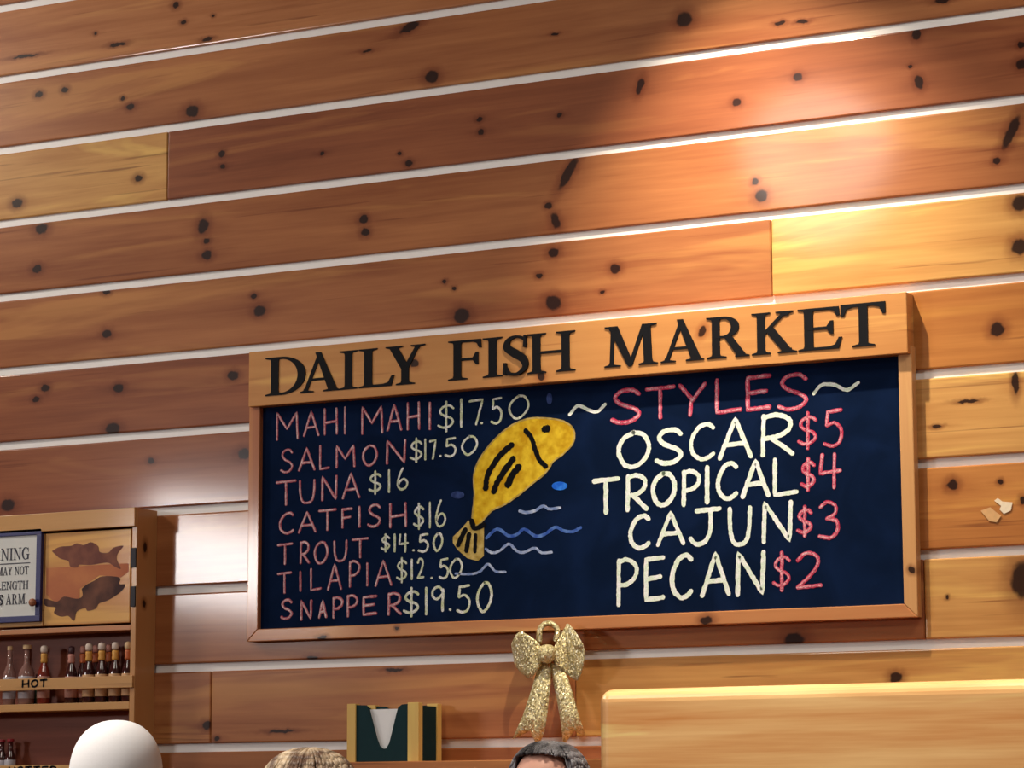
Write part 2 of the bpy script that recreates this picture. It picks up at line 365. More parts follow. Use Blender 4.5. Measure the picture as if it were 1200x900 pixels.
def ribbon(mb, pts, w, y):
    """flat stroke on the plane y through (x, z) points, rounded ends, uneven chalk edge"""
    P = [Vector(p) for p in pts]
    if len(P) < 2: return
    Q = []
    for a, b in zip(P, P[1:]):
        n = max(1, int((b-a).length/.006)); Q += [a.lerp(b, i/n) for i in range(n)]
    Q.append(P[-1]); n = len(Q); base = len(mb.v)
    d0 = (Q[0]-Q[1]).normalized(); d1 = (Q[-1]-Q[-2]).normalized()
    Q = [Q[0]+d0*w*.35]+Q+[Q[-1]+d1*w*.35]; n += 2
    for i, q in enumerate(Q):
        t = (Q[min(i+1, n-1)]-Q[max(i-1, 0)]); t = t.normalized() if t.length else Vector((1, 0)); nn = Vector((-t.y, t.x))
        e = .45 if i in (0, n-1) else 1
        for s in (-1, 1):
            ww = w/2*e*(1+RN.uniform(-.16, .16)); p = q+nn*s*ww; mb.v.append((p.x, y, p.y))
    for i in range(n-1): k = base+2*i; mb.f.append((k, k+1, k+3, k+2))
RN = random.Random(3)
def chalk_letter(spec, crop, d, w, mat, core, parent, shear=-.07):
    ox, oy, sc = crop; mb = MB(); cb = MB()
    ch, x0, x1, y0, y1 = spec
    X0, X1, Y0, Y1 = ox+x0/sc, ox+x1/sc, oy+y0/sc, oy+y1/sc
    ins = w*505*.42; ix = min(ins, (X1-X0)/2-1) if X1-X0 > 4 else 0; iy = ins if Y1-Y0 > 6 else 0
    X0 += ix; X1 -= ix; Y0 += iy; Y1 -= iy
    for lay, (kind, pts) in enumerate(GL[ch]):
        p = cat(pts) if kind == 'c' else [Vector(q) for q in pts]
        out = []
        for q in p:
            px = X0+(X1-X0)*q[0]; py = Y0+(Y1-Y0)*q[1]+(shear*(px-(X0+X1)/2) if X1-X0 > 4 else 0)
            v = W(px, py, d); out.append((v.x, v.z))
        ribbon(mb, out, w*RN.uniform(.92, 1.08), -d-.00012*lay)
        if core: ribbon(cb, [(a-w*.1, b_) for a, b_ in out], w*.5, -d-.0006-.00012*lay)
    o = mb.build('chalk_letter', mat, parent, fix=False)
    if core:
        n = len(mb.v); me = o.data; me.clear_geometry(); me.from_pydata(mb.v+cb.v, [], mb.f+[tuple(i+n for i in f) for f in cb.f])
        me.materials.clear(); me.materials.append(mat); me.materials.append(core)
        for k, pg in enumerate(me.polygons): pg.material_index = int(k >= len(mb.f))
    return o

# serif capitals: convex/concave outlines, cap height 1, y up
def Rr(x0, x1, y0=0, y1=1): return [(x0, y0), (x1, y0), (x1, y1), (x0, y1)]
def foot(a, b, l, r, y=0):
    s = 1 if y == 0 else -1
    return [(a, y), (b, y), (b, y+s*.03), (r+.015, y+s*.06), (r, y+s*.11), (l, y+s*.11), (l-.015, y+s*.06), (a, y+s*.03)]
def bar(x0, y0, x1, y1, w): return [(x0, y0), (x0+w, y0), (x1+w, y1), (x1, y1)]
def bowl(cx, cy, rx, ry, tx, ty): return ring(cx, cy, rx, ry, -90, 90)+ring(cx, cy, rx-tx, ry-ty, 90, -90)
def spine(pts, ws):
    P = [Vector(p) for p in pts]; P = cat(P, 8); n = len(P); a, b = [], []
    for i, p in enumerate(P):
        t = (P[min(i+1, n-1)]-P[max(i-1, 0)]).normalized(); nn = Vector((-t.y, t.x)); f = i/(n-1)*(len(ws)-1); k = min(int(f), len(ws)-2)
        w = ws[k]+(ws[k+1]-ws[k])*(f-k); a.append(tuple(p+nn*w/2)); b.append(tuple(p-nn*w/2))
    return [[a[i], a[i+1], b[i+1], b[i]] for i in range(n-1)]
armb = lambda x, r: [(x, 0), (r-.07, 0), (r, .27), (r-.045, .27), (r-.13, .1), (r-.25, .065), (x, .065)]
armt = lambda x, r: [(x, 1), (r-.02, 1), (r+.0, .78), (r-.045, .78), (r-.1, .9), (r-.2, .94), (x, .94)]
arm_m = lambda x, r: [(x, .48), (r-.14, .48), (r-.06, .36), (r-.02, .36), (r-.02, .68), (r-.06, .68), (r-.14, .545), (x, .545)]
SG = {
 'I': (.42, [Rr(.13, .29), foot(0, .42, .13, .29), foot(0, .42, .13, .29, 1)]),
 'L': (.82, [Rr(.13, .30), foot(0, .4, .13, .3), foot(0, .42, .13, .3, 1), armb(.2, .82)]),
 'E': (.9, [Rr(.13, .30), foot(0, .4, .13, .3), foot(0, .4, .13, .3, 1), armb(.2, .9), armt(.2, .86), arm_m(.2, .74)]),
 'F': (.8, [Rr(.13, .30), foot(0, .45, .13, .3), foot(0, .4, .13, .3, 1), armt(.2, .8), arm_m(.2, .74)]),
 'T': (.95, [Rr(.39, .56), foot(.24, .71, .39, .56), [(.0, 1.02), (.95, 1.02), (.95, .74), (.905, .74), (.84, .9), (.7, .94), (.25, .94), (.11, .9), (.045, .74), (0, .74)]]),
 'H': (1.12, [Rr(.13, .30), Rr(.82, .99), foot(0, .43, .13, .3), foot(0, .43, .13, .3, 1), foot(.69, 1.12, .82, .99), foot(.69, 1.12, .82, .99, 1), Rr(.25, .87, .48, .545)]),
 'D': (.98, [Rr(.14, .31), foot(0, .4, .14, .31), foot(0, .4, .14, .31, 1), bowl(.38, .5, .6, .5, .18, .055), Rr(.2, .4, 0, .06), Rr(.2, .4, .94, 1)]),
 'A': (.98, [bar(.09, .03, .43, .95, .075), [(.38, 1.03), (.5, 1.03), (.92, .03), (.71, .03)], Rr(.24, .68, .3, .36), foot(0, .32, .1, .15), foot(.58, .98, .74, .88)]),
 'Y': (.98, [Rr(.40, .57, 0, .5), foot(.26, .72, .4, .57), [(.09, .97), (.29, .97), (.57, .46), (.40, .4)], [(.76, .97), (.84, .97), (.57, .42), (.48, .48)], foot(0, .42, .14, .26, 1), foot(.64, .98, .77, .83, 1)]),
 'M': (1.3, [bar(.13, 0, .17, .97, .075), [(.1, 1), (.31, 1), (.69, .05), (.6, -.02), (.55, .04)], [(.58, .0), (.66, .0), (.99, .95), (.93, 1)], bar(.97, 0, .93, 1, .18), foot(0, .38, .13, .2), foot(.84, 1.28, .97, 1.15), foot(.02, .3, .14, .28, 1), foot(.93, 1.26, .97, 1.1, 1)]),
 'R': (1.0, [Rr(.13, .30), foot(0, .45, .13, .3), foot(0, .4, .13, .3, 1), bowl(.4, .74, .36, .26, .17, .055), Rr(.2, .42, .94, 1), Rr(.2, .42, .48, .535), [(.42, .5), (.58, .52), (.92, .04), (.72, .04)], foot(.68, 1.0, .74, .88)]),
 'K': (1.05, [Rr(.13, .30), foot(0, .43, .13, .3), foot(0, .43, .13, .3, 1), [(.28, .45), (.3, .55), (.72, .96), (.82, .96)], [(.36, .52), (.5, .63), (.95, .04), (.73, .04)], foot(.58, .98, .74, .86, 1), foot(.62, 1.05, .76, .92)]),
 'S': (.62, spine([(.56, .75), (.5, .9), (.3, .97), (.12, .88), (.1, .7), (.3, .54), (.5, .38), (.54, .18), (.36, .03), (.14, .06), (.06, .24)], [.04, .07, .06, .1, .17, .2, .17, .1, .06, .08, .04]) + [[(.52, .68), (.57, .68), (.57, .98), (.53, .98)], [(.03, .02), (.07, .02), (.08, .32), (.03, .32)]]),
 'N': (1.1, [bar(.16, 0, .16, .97, .08), bar(.86, 0, .86, .97, .08), [(.1, 1), (.3, 1), (.94, .0), (.84, -.01)], foot(0, .4, .16, .24), foot(.72, 1.1, .86, .94, 1), foot(0, .3, .1, .25, 1)]),
 'W': (1.4, [[(.08, .97), (.27, .97), (.5, .0), (.4, 0)], [(.4, 0), (.5, 0), (.76, .97), (.68, .97)], [(.64, .97), (.83, .97), (1.05, 0), (.95, 0)], [(.95, 0), (1.05, 0), (1.3, .97), (1.22, .97)], foot(0, .4, .1, .25, 1), foot(.56, .96, .66, .8, 1), foot(1.1, 1.4, 1.2, 1.3, 1)]),
 'G': (1.02, [ring(.5, .5, .5, .52, 45, 315)+ring(.52, .5, .33, .46, 315, 45), Rr(.74, .9, .02, .42), foot(.6, 1.02, .74, .9, 1)[:0] or Rr(.62, 1.0, .40, .45), Rr(.83, .87, .62, .98)]),
 'O': (1.0, [ring(.5, .5, .5, .52, 0, 180)+ring(.5, .5, .32, .46, 180, 0), ring(.5, .5, .5, .52, 180, 360)+ring(.5, .5, .32, .46, 360, 180)]),
 'V': (1.0, []), '.': (.2, [Rr(.03, .17, 0, .15)]), "'": (.2, [[(.06, .7), (.12, .7), (.17, 1), (.03, 1)]]),
}
def serif(ch, x0, x1, z0, h, y, depth, bold=0):
    w, polys = SG[ch]; mb = MB()
    for k, (p, dx) in enumerate([(p, dx) for p in polys for dx in ((-bold, bold) if bold else (0,))]):
        mb.prism([(dx*h+x0+(x1-x0)*q[0]/w, y, z0+h*q[1]) for q in p], depth+.00004*k)
    return mb

# ------------------------------------------------------------------ the menu board
HD, FD, BD = .045, .028, .014            # how far header, frame and blackboard stand off the wall
mb_root = thing('menu_board', 'framed blackboard menu with chalk fish prices under a carved pine header', 'menu board', (W(680, 720).x, 0, W(680, 730).z))
def ax(pts, d): v = [W(x, y, d) for x, y in pts]; return sum(p.x for p in v)/len(v), sum(p.z for p in v)/len(v)
hx0 = ax([(291, 440), (291.5, 470)], HD)[0]; hx1 = ax([(1062, 342), (1064, 412)], HD)[0]
hz1 = ax([(295, 413), (600, 384), (1063, 341)], HD)[1]; hz0 = ax([(295, 477), (600, 452), (1063, 413)], HD)[1]
ix0 = ax([(305, 481), (301.5, 737)], FD)[0]; ix1 = ax([(1053, 420), (1058.5, 708)], FD)[0]
ox0 = ax([(292, 490), (296, 750)], FD)[0] - .002; ox1 = ax([(1068, 416), (1076, 722)], FD)[0]
iz0 = ax([(302, 737), (1058, 708)], FD)[1]; oz0 = ax([(296, 752), (1076, 723)], FD)[1]
ox0 = ix0-(ox1-ix1)*1.0
fk = lambda l: [kpx(e, FD) for e in l]
FRC = ((176, 106, 62), (214, 146, 92))
fw_l = wood('frame_pine', (158, 92, 58), (190, 120, 78), 2.2, axis='z', contrast=.8)
fw_r = wood('frame_pine', (196, 140, 88), (222, 172, 118), 7.2, fk([(1069, 668, 3.5)]), axis='z', contrast=.8)
fw_b = wood('frame_pine', (178, 108, 66), (212, 148, 96), 12.1, fk([(828, 727, 7, 5), (465, 736, 2.5), (378, 747, 5, 2.5)]), contrast=.8)
hw = wood('header_pine', (182, 116, 64), (218, 160, 96), 21.0, [kpx(e, HD) for e in ((823, 388, 4, 7, -.5), (486, 426, 5), (634, 441, 4, 5, .4))], contrast=.8, halo_col=(150, 76, 40), coat=.2)
board_m = bpy.data.materials.new('chalkboard_paint'); N, L = nt(board_m); b = N['Principled BSDF']
g = N.new('ShaderNodeNewGeometry'); t = N.new('ShaderNodeTexNoise'); t.inputs['Scale'].default_value = 7; t.inputs['Detail'].default_value = 6; t.inputs['Distortion'].default_value = .8
L.new(g.outputs['Position'], t.inputs['Vector']); mr = N.new('ShaderNodeMapRange'); mr.inputs[1].default_value = .42; mr.inputs[2].default_value = .8; L.new(t.outputs['Fac'], mr.inputs[0])
mx = N.new('ShaderNodeMix'); mx.data_type = 'RGBA'; mx.inputs[6].default_value = (.0035, .010, .034, 1); mx.inputs[7].default_value = (.006, .017, .062, 1)
L.new(mr.outputs[0], mx.inputs[0]); L.new(mx.outputs[2], b.inputs['Base Color']); b.inputs['Roughness'].default_value = .8; b.inputs['Specular IOR Level'].default_value = .02
MB().box(ix0-.006, ix1+.006, -BD, -.002, iz0-.006, hz0+.02).build('blackboard', board_m, mb_root)
MB().hexa([(ox0, -.0, oz0), (ix0, -.0, iz0), (ix0, 0, hz0+.02), (ox0, 0, hz0+.02)], [(ox0, -FD, oz0), (ix0, -FD, iz0), (ix0, -FD, hz0+.02), (ox0, -FD, hz0+.02)]).build('frame_side', fw_l, mb_root, bevel=.002)
MB().hexa([(ox1, -.0, oz0), (ix1, -.0, iz0), (ix1, 0, hz0+.02), (ox1, 0, hz0+.02)], [(ox1, -FD, oz0), (ix1, -FD, iz0), (ix1, -FD, hz0+.02), (ox1, -FD, hz0+.02)]).build('frame_side', fw_r, mb_root, bevel=.002)
MB().hexa([(ox0, -.0, oz0), (ox1, 0, oz0), (ix1, 0, iz0), (ix0, -.0, iz0)], [(ox0, -FD, oz0), (ox1, -FD, oz0), (ix1, -FD, iz0), (ix0, -FD, iz0)]).build('frame_bottom', fw_b, mb_root, bevel=.002)
header = MB().box(hx0, hx1, -HD, 0, hz0, hz1).build('header_board', hw, mb_root, bevel=.002)
black = plain('black_letter_paint', srgb(12, 12, 18), .7, noise=.15, spec=.15)
HL = [('D',311.6,358),('A',352.5,398),('I',398.4,418.6),('L',421,462),('Y',452.6,498),('F',526,564.4),('I',566.6,588.6),('S',590.6,620),('H',618.6,674),
      ('M',709,771.7),('A',775.3,825),('R',829,878.3),('K',882,933.7),('E',936.4,986.8),('T',986.8,1038.2)]
lz0 = ax([(320, 464.5), (600, 440), (709, 430.5), (1015, 405.5)], HD)[1]; lz1 = ax([(335, 417), (650, 389), (730, 382.5), (950, 362)], HD)[1]
for ch, a, bb in HL:
    yy = 440-(a-600)*.081
    xa, xb = W(a, yy, HD).x, W(bb, yy, HD).x
    serif(ch, xa, xb, lz0, lz1-lz0, -HD, .0022, .012).build('header_letter', black, header)

def chalk(name, c1, c2, scale=60, lo=.4, hi=.65, alpha=1):
    mt = bpy.data.materials.new(name); N, L = nt(mt); b = N['Principled BSDF']; b.inputs['Roughness'].default_value = .95; b.inputs['Specular IOR Level'].default_value = .1
    g = N.new('ShaderNodeNewGeometry'); t = N.new('ShaderNodeTexNoise'); t.inputs['Scale'].default_value = scale; t.inputs['Detail'].default_value = 5
    L.new(g.outputs['Position'], t.inputs['Vector']); mr = N.new('ShaderNodeMapRange'); mr.inputs[1].default_value = lo; mr.inputs[2].default_value = hi; L.new(t.outputs['Fac'], mr.inputs[0])
    mx = N.new('ShaderNodeMix'); mx.data_type = 'RGBA'; mx.inputs[6].default_value = srgb(*c1); mx.inputs[7].default_value = srgb(*c2)
    L.new(mr.outputs[0], mx.inputs[0]); L.new(mx.outputs[2], b.inputs['Base Color'])
    if alpha < 1:
        t2 = N.new('ShaderNodeTexNoise'); t2.inputs['Scale'].default_value = 420; t2.inputs['Detail'].default_value = 2; L.new(g.outputs['Position'], t2.inputs['Vector'])
        m2 = N.new('ShaderNodeMapRange'); m2.inputs[1].default_value = .38; m2.inputs[2].default_value = .58; m2.inputs[3].default_value = alpha; L.new(t2.outputs['Fac'], m2.inputs[0]); L.new(m2.outputs[0], b.inputs['Alpha'])
    return mt
PINK = chalk('pink_chalk', (190, 84, 100), (224, 146, 152), alpha=.5); RPINK = chalk('rose_chalk', (206, 54, 88), (232, 110, 136), alpha=.6)
PCORE = chalk('pale_pink_chalk', (214, 160, 166), (242, 218, 218), alpha=.5); RCORE = chalk('pale_rose_chalk', (224, 116, 138), (246, 196, 204), alpha=.4)
YW = chalk('yellow_white_chalk', (212, 220, 180), (246, 246, 246), alpha=.65); WH = chalk('white_chalk', (176, 176, 176), (236, 234, 226)); GW = chalk('cream_chalk', (232, 246, 228), (254, 254, 255), alpha=.85)
CORE = {'pink_chalk': PCORE, 'rose_chalk': RCORE}
CR5, CR6, CR3, CR7 = (300, 460, 4.2857), (300, 590, 4.0), (660, 320, 2.04545), (510, 450, 3.6)
BF = BD+.0006
wide = lambda ch, x, y0, y1: (ch, x-3, x+3, y0, y1)
LINES = [
 ('pink chalk MAHI MAHI', PINK, CR5, .0062, [('M',97,215,95,240),('A',235,320,90,222),('H',338,412,75,215),wide('I',447,68,212),('M',525,640,65,210),('A',655,735,55,195),('H',755,825,45,190),wide('I',873,45,190)]),
 ('white chalk price', YW, CR7, .0058, [('$',8,85,70,205),wide('1',110,60,185),('7',140,205,62,175),('.',190,202,160,170),('5',232,285,55,170),('0',308,398,45,148)]),
 ('pink chalk SALMON', PINK, CR5, .0062, [('S',120,190,280,405),('A',210,300,275,395),('L',312,372,260,390),('M',397,500,260,380),('O',532,612,260,370),('N',650,755,235,360)]),
 ('yellow-white chalk price', YW, CR5, .0055, [('$',770,840,225,355),wide('1',850,230,342),('7',868,908,235,338),('.',920,932,313,323),('5',945,1008,225,325),('0',1030,1115,215,315)]),
 ('pink chalk TUNA', PINK, CR5, .0066, [('T',97,205,440,570),('U',215,300,435,560),('N',325,410,415,545),('A',430,525,400,535)]),
 ('yellow-white chalk price', YW, CR5, .0058, [('$',563,635,390,515),wide('1',668,385,505),('6',705,765,375,490)]),
 ('pink chalk CATFISH', PINK, CR6, .0064, [('C',105,180,40,145),('A',195,285,35,140),('T',290,380,25,130),('F',398,455,20,118),wide('I',485,10,115),('S',520,590,0,112),('H',622,708,-5,115)]),
 ('yellow-white chalk price', YW, CR6, .0058, [('$',735,792,-5,125),wide('1',815,-10,118),('6',838,892,-20,110)]),
 ('pink chalk TROUT', PINK, CR6, .0064, [('T',97,175,185,290),('R',202,255,175,285),('O',270,340,175,285),('U',362,430,170,275),('T',447,530,160,258)]),
 ('yellow-white chalk price', YW, CR6, .0056, [('$',583,632,140,230),wide('1',650,140,230),('4',665,717,140,232),('.',732,744,215,225),('5',757,812,140,230),('0',828,878,135,225)]),
 ('pink chalk TILAPIA', PINK, CR6, .0064, [('T',97,170,320,425),wide('I',208,315,415),('L',248,310,300,410),('A',332,405,280,408),('P',432,490,265,395),wide('I',522,275,390),('A',555,640,262,390)]),
 ('white chalk price', YW, CR6, .0056, [('$',655,712,250,375),wide('1',730,258,360),('2',752,790,255,355),('.',817,829,344,354),('5',855,905,255,355),('0',905,970,255,352)]),
 ('pink chalk SNAPPER', PINK, CR6, .0070, [('S',112,175,445,545),('N',205,265,450,550),('A',290,335,450,540),('P',355,410,435,540),('P',422,480,425,535),('E',495,570,430,525),('R',613,685,415,525)]),
 ('white chalk price', YW, CR6, .0066, [('$',687,770,390,535),wide('1',798,390,525),('9',820,885,385,510),('.',904,916,492,502),('5',937,1008,380,515),('0',1032,1110,365,510)]),
 ('rose chalk STYLES', RPINK, CR3, .0100, [('S',112,190,275,362),('T',195,270,270,352),('Y',275,345,262,345),('L',358,430,250,337),('E',435,500,243,330),('S',512,590,238,330)]),
 ('cream chalk OSCAR', GW, CR3, .0108, [('O',128,210,377,468),('S',218,290,370,460),('C',300,365,358,450),('A',370,455,345,447),('R',470,555,335,440)]),
 ('rose chalk price', RPINK, CR3, .0085, [('$',560,612,330,425),('5',622,672,325,418)]),
 ('cream chalk TROPICAL', GW, CR3, .0108, [('T',68,137,490,580),('R',147,205,480,572),('O',210,272,475,560),('P',282,330,470,560),wide('I',345,460,555),('C',365,420,452,545),('A',425,497,445,540),('L',497,565,440,535)]),
 ('rose chalk price', RPINK, CR3, .0085, [('$',567,607,440,525),('4',610,668,430,520)]),
 ('cream chalk CAJUN', GW, CR3, .0105, [('C',155,210,578,663),('A',222,293,570,655),('J',300,380,562,655),('U',395,452,558,655),('N',475,550,545,648)]),
 ('rose chalk price', RPINK, CR3, .0085, [('$',558,600,555,635),('3',610,662,545,640)]),
 ('cream chalk PECAN', GW, CR3, .0108, [('P',125,180,682,800),('E',192,245,678,787),('C',255,312,672,782),('A',328,402,668,777),('N',412,485,665,775)]),
 ('rose chalk price', RPINK, CR3, .0085, [('$',500,548,665,765),('2',555,622,668,758)]),
]
for lab, mat, crop, w, sp in LINES:
    for q in sp:
        o = chalk_letter(q, crop, BF, w, mat, CORE.get(mat.name), mb_root); o['label'] = lab.replace('chalk ', 'chalk letter of ') if 'price' not in lab else lab + ' figure'
def cstroke(name, mat, crop, pts, w, d=BF, smooth=True, parent=None):
    ox, oy, sc = crop; mb = MB()
    P = [W(ox+x/sc, oy+y/sc, d) for x, y in pts]; P = [(p.x, p.z) for p in P]
    ribbon(mb, cat(P) if smooth else P, w, -d); return mb.build(name, mat, parent or mb_root, fix=False)
for pts in ([(15, 340), (35, 318), (60, 328), (82, 332), (101, 314)], [(600, 290), (620, 268), (650, 268), (680, 280), (708, 262)]):
    cstroke('chalk_flourish', GW, CR3, pts, .008)
BL = chalk('blue_chalk', (52, 84, 168), (96, 132, 200)); LB = chalk('pale_blue_chalk', (120, 140, 190), (190, 200, 224)); DB = chalk('dull_blue_chalk', (40, 54, 100), (62, 80, 136)); BB = chalk('bright_blue_chalk', (30, 96, 214), (60, 140, 244))
for mat, w, pts in ((LB, .007, [(355,535),(380,542),(420,535),(455,515),(480,527),(528,522)]),
        (BL, .0075, [(215,650),(262,612),(310,640),(345,635),(375,612),(420,640),(460,635),(505,605),(545,620),(580,622),(615,605)]),
        (LB, .0065, [(212,695),(240,712),(270,705),(310,675),(345,705),(375,710),(420,692),(450,712),(492,710)]),
        (LB, .006, [(85,800),(150,802),(190,790),(222,760),(255,790),(297,793)])):
    cstroke('chalk_wave', mat, CR7, pts, w)
def blob(name, mat, crop, outline, d, depth=.0003, parent=None):
    ox, oy, sc = crop; return MB().prism([tuple(W(ox+x/sc, oy+y/sc, d)) for x, y in outline], depth).build(name, mat, parent or mb_root)
for mat, c in ((BB, (525, 430, 33, 18)), (DB, (95, 468, 28, 16)), (DB, (482, 62, 12, 24))):
    blob('chalk_drop', mat, CR7, ring(*c, 0, 345), BF)
yel = chalk('yellow_chalk', (198, 150, 26), (238, 204, 56), 45, .35, .7); ink = plain('black_chalk', srgb(14, 14, 20), .9, spec=.1); dim = chalk('tan_chalk', (168, 140, 70), (206, 180, 110))
FB = [(155,590),(158,540),(165,470),(162,390),(178,335),(215,275),(270,215),(330,170),(400,145),(470,145),(535,155),(575,180),(588,215),(578,255),(540,295),(500,325),(480,355),(455,385),(410,420),(350,470),(290,510),(245,530),(215,560),(180,595)]
fb = [tuple(v) for v in cat(FB+[FB[0]], 4)][:-1]
fish = blob('chalk_fish', yel, CR7, fb, BF); fish['label'] = 'yellow chalk fish with black stripes'
FT = [(140,575),(115,605),(75,645),(75,670),(95,700),(135,735),(180,747),(205,725),(206,590),(185,608),(160,603)]
blob('fish_tail', dim, CR7, FT, BF, parent=fish)
cstroke('fish_outline', dim, CR7, FB+[FB[0]], .004, BF+.0006, parent=fish)
FM = BF+.0009
for pts, w in (([(212,442),(222,380),(275,300),(325,256)], .0145), ([(245,455),(270,400),(330,313)], .0150), ([(305,428),(325,385),(354,348)], .0170),
               ([(380,195),(405,225),(420,270),(440,320),(468,348)], .0125), ([(95,680),(128,612)], .0125), ([(132,705),(143,632)], .0125), ([(168,708),(170,635)], .0095), ([(152,575),(168,608),(206,592)], .0125), ([(458,192),(476,187)], .017)):
    cstroke('fish_marking', ink, CR7, pts, w, FM, parent=fish)

# ------------------------------------------------------------------ condiment cabinet
CDp = .087                                                     # cabinet depth
cab = thing('wall_cabinet', 'pine wall cabinet with small doors above open sauce shelves', 'cabinet', (W(60, 900, 0).x, 0, W(60, 900).z))
cwood = wood('cabinet_pine', (196, 140, 84), (222, 172, 112), 31, contrast=.7, coat=.15)
cwood_v = wood('cabinet_pine', (186, 126, 76), (212, 158, 102), 36, [(-.052, W(171, 641, .05).z, .008, .015, 0), (-.052, W(171, 707, .05).z, .007, .009, 0)], axis='z', contrast=.7, coat=.15, side=True)
cback = wood('cabinet_back_pine', (112, 58, 44), (140, 80, 60), 44, coat=.05)
cx1 = ax([(161.5, 620), (158.5, 760), (156.5, 860)], CDp)[0]; cxs = cx1-.016
cx0 = W(-110, 700, CDp).x
ctz = W(161, 595, CDp).z
czb = W(0, 990, CDp).z
MB().box(cxs, cx1, -CDp, 0, czb, ctz).build('side_panel', cwood_v, cab, bevel=.0015)
MB().box(cx0, cx0+.016, -CDp, 0, czb, ctz).build('side_panel', cwood_v, cab, bevel=.0015)
MB().box(cx0+.016, cxs, -.010, -.0015, czb, ctz-.02).build('back_panel', cback, cab)
hzb = ax([(0, 625), (161, 617)], CDp+.012)[1]; hzt = ax([(0, 603), (161, 596)], CDp+.012)[1]
MB().box(cx0-.004, cx1-.0005, -CDp-.012, -CDp+.0, hzb, hzt).build('header_rail', cwood, cab, bevel=.0015)
MB().box(cx0+.016, cxs, -CDp, -.010, hzt-.018, hzt-.004).build('top_panel', cwood, cab)
slz = ax([(0, 736.5), (153, 734)], CDp)[1]
cpink = wood('cabinet_pine', (190, 124, 86), (212, 150, 108), 52, contrast=.6, coat=.1)
MB().box(cx0+.016, cxs, -CDp, -.010, slz-.013, slz).build('shelf', cpink, cab, bevel=.001)
s2t = ax([(0, 826.5), (153, 821.5)], CDp)[1]; s2b = ax([(0, 835.5), (153, 830)], CDp)[1]
MB().box(cx0+.016, cxs, -CDp, -.010, s2b, s2t).build('shelf', cwood, cab, bevel=.001)
s3t = s2t-(slz-s2t)*.98
MB().box(cx0+.016, cxs, -CDp, -.010, s3t-.016, s3t).build('shelf', cwood, cab, bevel=.001)
def stencil(word, x0, x1, zc, h, y, w):
    mb = MB(); n = len(word); cw = (x1-x0)/n
    for i, ch in enumerate(word):
        for kind, pts in GL[ch]:
            p = cat(pts) if kind == 'c' else [Vector(q) for q in pts]
            ribbon(mb, [(x0+cw*(i+.12+.70*q[0]), zc+h*(.5-q[1])) for q in p], w, y)
    return mb
r1t = ax([(0, 795.5), (153, 792)], CDp+.008)[1]; r1b = ax([(0, 809.5), (153, 806)], CDp+.008)[1]
rail = MB().box(cx0+.004, cx1-.002, -CDp-.008, -CDp, r1b, r1t).build('front_rail', cwood, cab, bevel=.001)
stencil('HOT', W(27.5, 800, CDp).x, W(59, 800, CDp).x, (r1t+r1b)/2+.002, .017, -CDp-.0085, .0052).build('rail_lettering', black, rail, fix=False)
r2t = ax([(0, 897.5), (80, 896)], CDp+.008)[1]
rail2 = MB().box(cx0+.004, cx1-.002, -CDp-.008, -CDp, r2t-.028, r2t).build('front_rail', cwood, cab, bevel=.001)
stencil('HOTTER', W(12, 898, CDp).x, W(70, 898, CDp).x, r2t-.0125, .017, -CDp-.0085, .0052).build('rail_lettering', black, rail2, fix=False)
# doors
dz1 = ax([(51, 624), (153, 621)], CDp)[1]; dz0 = ax([(51, 734), (153, 729)], CDp)[1]
dxa = ax([(53, 640), (51, 730)], CDp)[0]; dxb = ax([(154, 640), (151, 725)], CDp)[0]
dwood = wood('door_pine', (198, 130, 72), (222, 160, 92), 63, contrast=.7, coat=.1)
d1 = MB().box(dxa, dxb, -CDp, -CDp+.014, dz0, dz1).build('door', dwood, cab, bevel=.0015); d1['label'] = 'small pine door with two painted fish'
CD1 = (0, 590, 6.0)
pf = chalk('faded_fish_paint', (124, 82, 76), (150, 100, 84), 22); pd = chalk('dark_fish_paint', (80, 62, 62), (132, 92, 78), 12)
red = chalk('pinkish_wash_paint', (190, 116, 88), (208, 136, 96), 10)
dd = CDp+.0002
smooth_loop = lambda p: [tuple(v) for v in cat(list(p)+[p[0]], 4)][:-1]
blob('painted_band', red, CD1, [(325,455),(905,420),(905,480),(850,520),(700,505),(560,600),(560,680),(380,690),(325,640)], dd, .0002, d1)
blob('painted_fish', pf, CD1, smooth_loop([(365,335),(420,305),(500,298),(540,280),(590,292),(640,272),(690,300),(700,340),(760,345),(800,310),(868,298),(830,345),(820,390),(850,460),(800,440),(750,415),(640,432),(560,430),(545,450),(495,445),(480,405),(420,385)]), dd+.0003, .0003, d1)
blob('painted_fish', pd, CD1, smooth_loop([(575,600),(610,570),(660,545),(720,512),(840,520),(838,565),(880,570),(850,620),(760,680),(700,700),(670,740),(615,755),(600,735),(540,760),(520,825),(480,790),(430,795),(380,770),(390,730),(320,720),(315,670),(400,690),(450,655),(540,670),(580,650)]), dd+.0003, .0003, d1)
iron = plain('black_iron', srgb(30, 26, 30), .45, metal=.6)
for y0, y1 in ((642, 665), (687, 711)):
    za, zb_ = W(157, y0, CDp).z, W(157, y1, CDp).z
    MB().box(W(153.5, 680, CDp).x, W(159.5, 680, CDp).x, -CDp-.003, -CDp+.002, zb_, za).build('hinge', iron, d1, bevel=.001)
dw2 = wood('door_pine', (206, 150, 92), (228, 178, 118), 71, contrast=.7, coat=.1)
dxl = dxa-.003-(dxb-dxa)
d2 = MB().box(dxl, dxa-.003, -CDp, -CDp+.014, dz0, dz1).build('door', dw2, cab, bevel=.0015)
kz = W(38.5, 706, CDp+.02)
kb = MB(); 
for i, (r, dy) in enumerate(((.005, .003), (.005, .014), (.0095, .018), (.0105, .024), (.007, .029))):
    kb.v += [(kz.x+r*cos(2*pi*k/16), -CDp-dy, kz.z+r*sin(2*pi*k/16)) for k in range(16)]
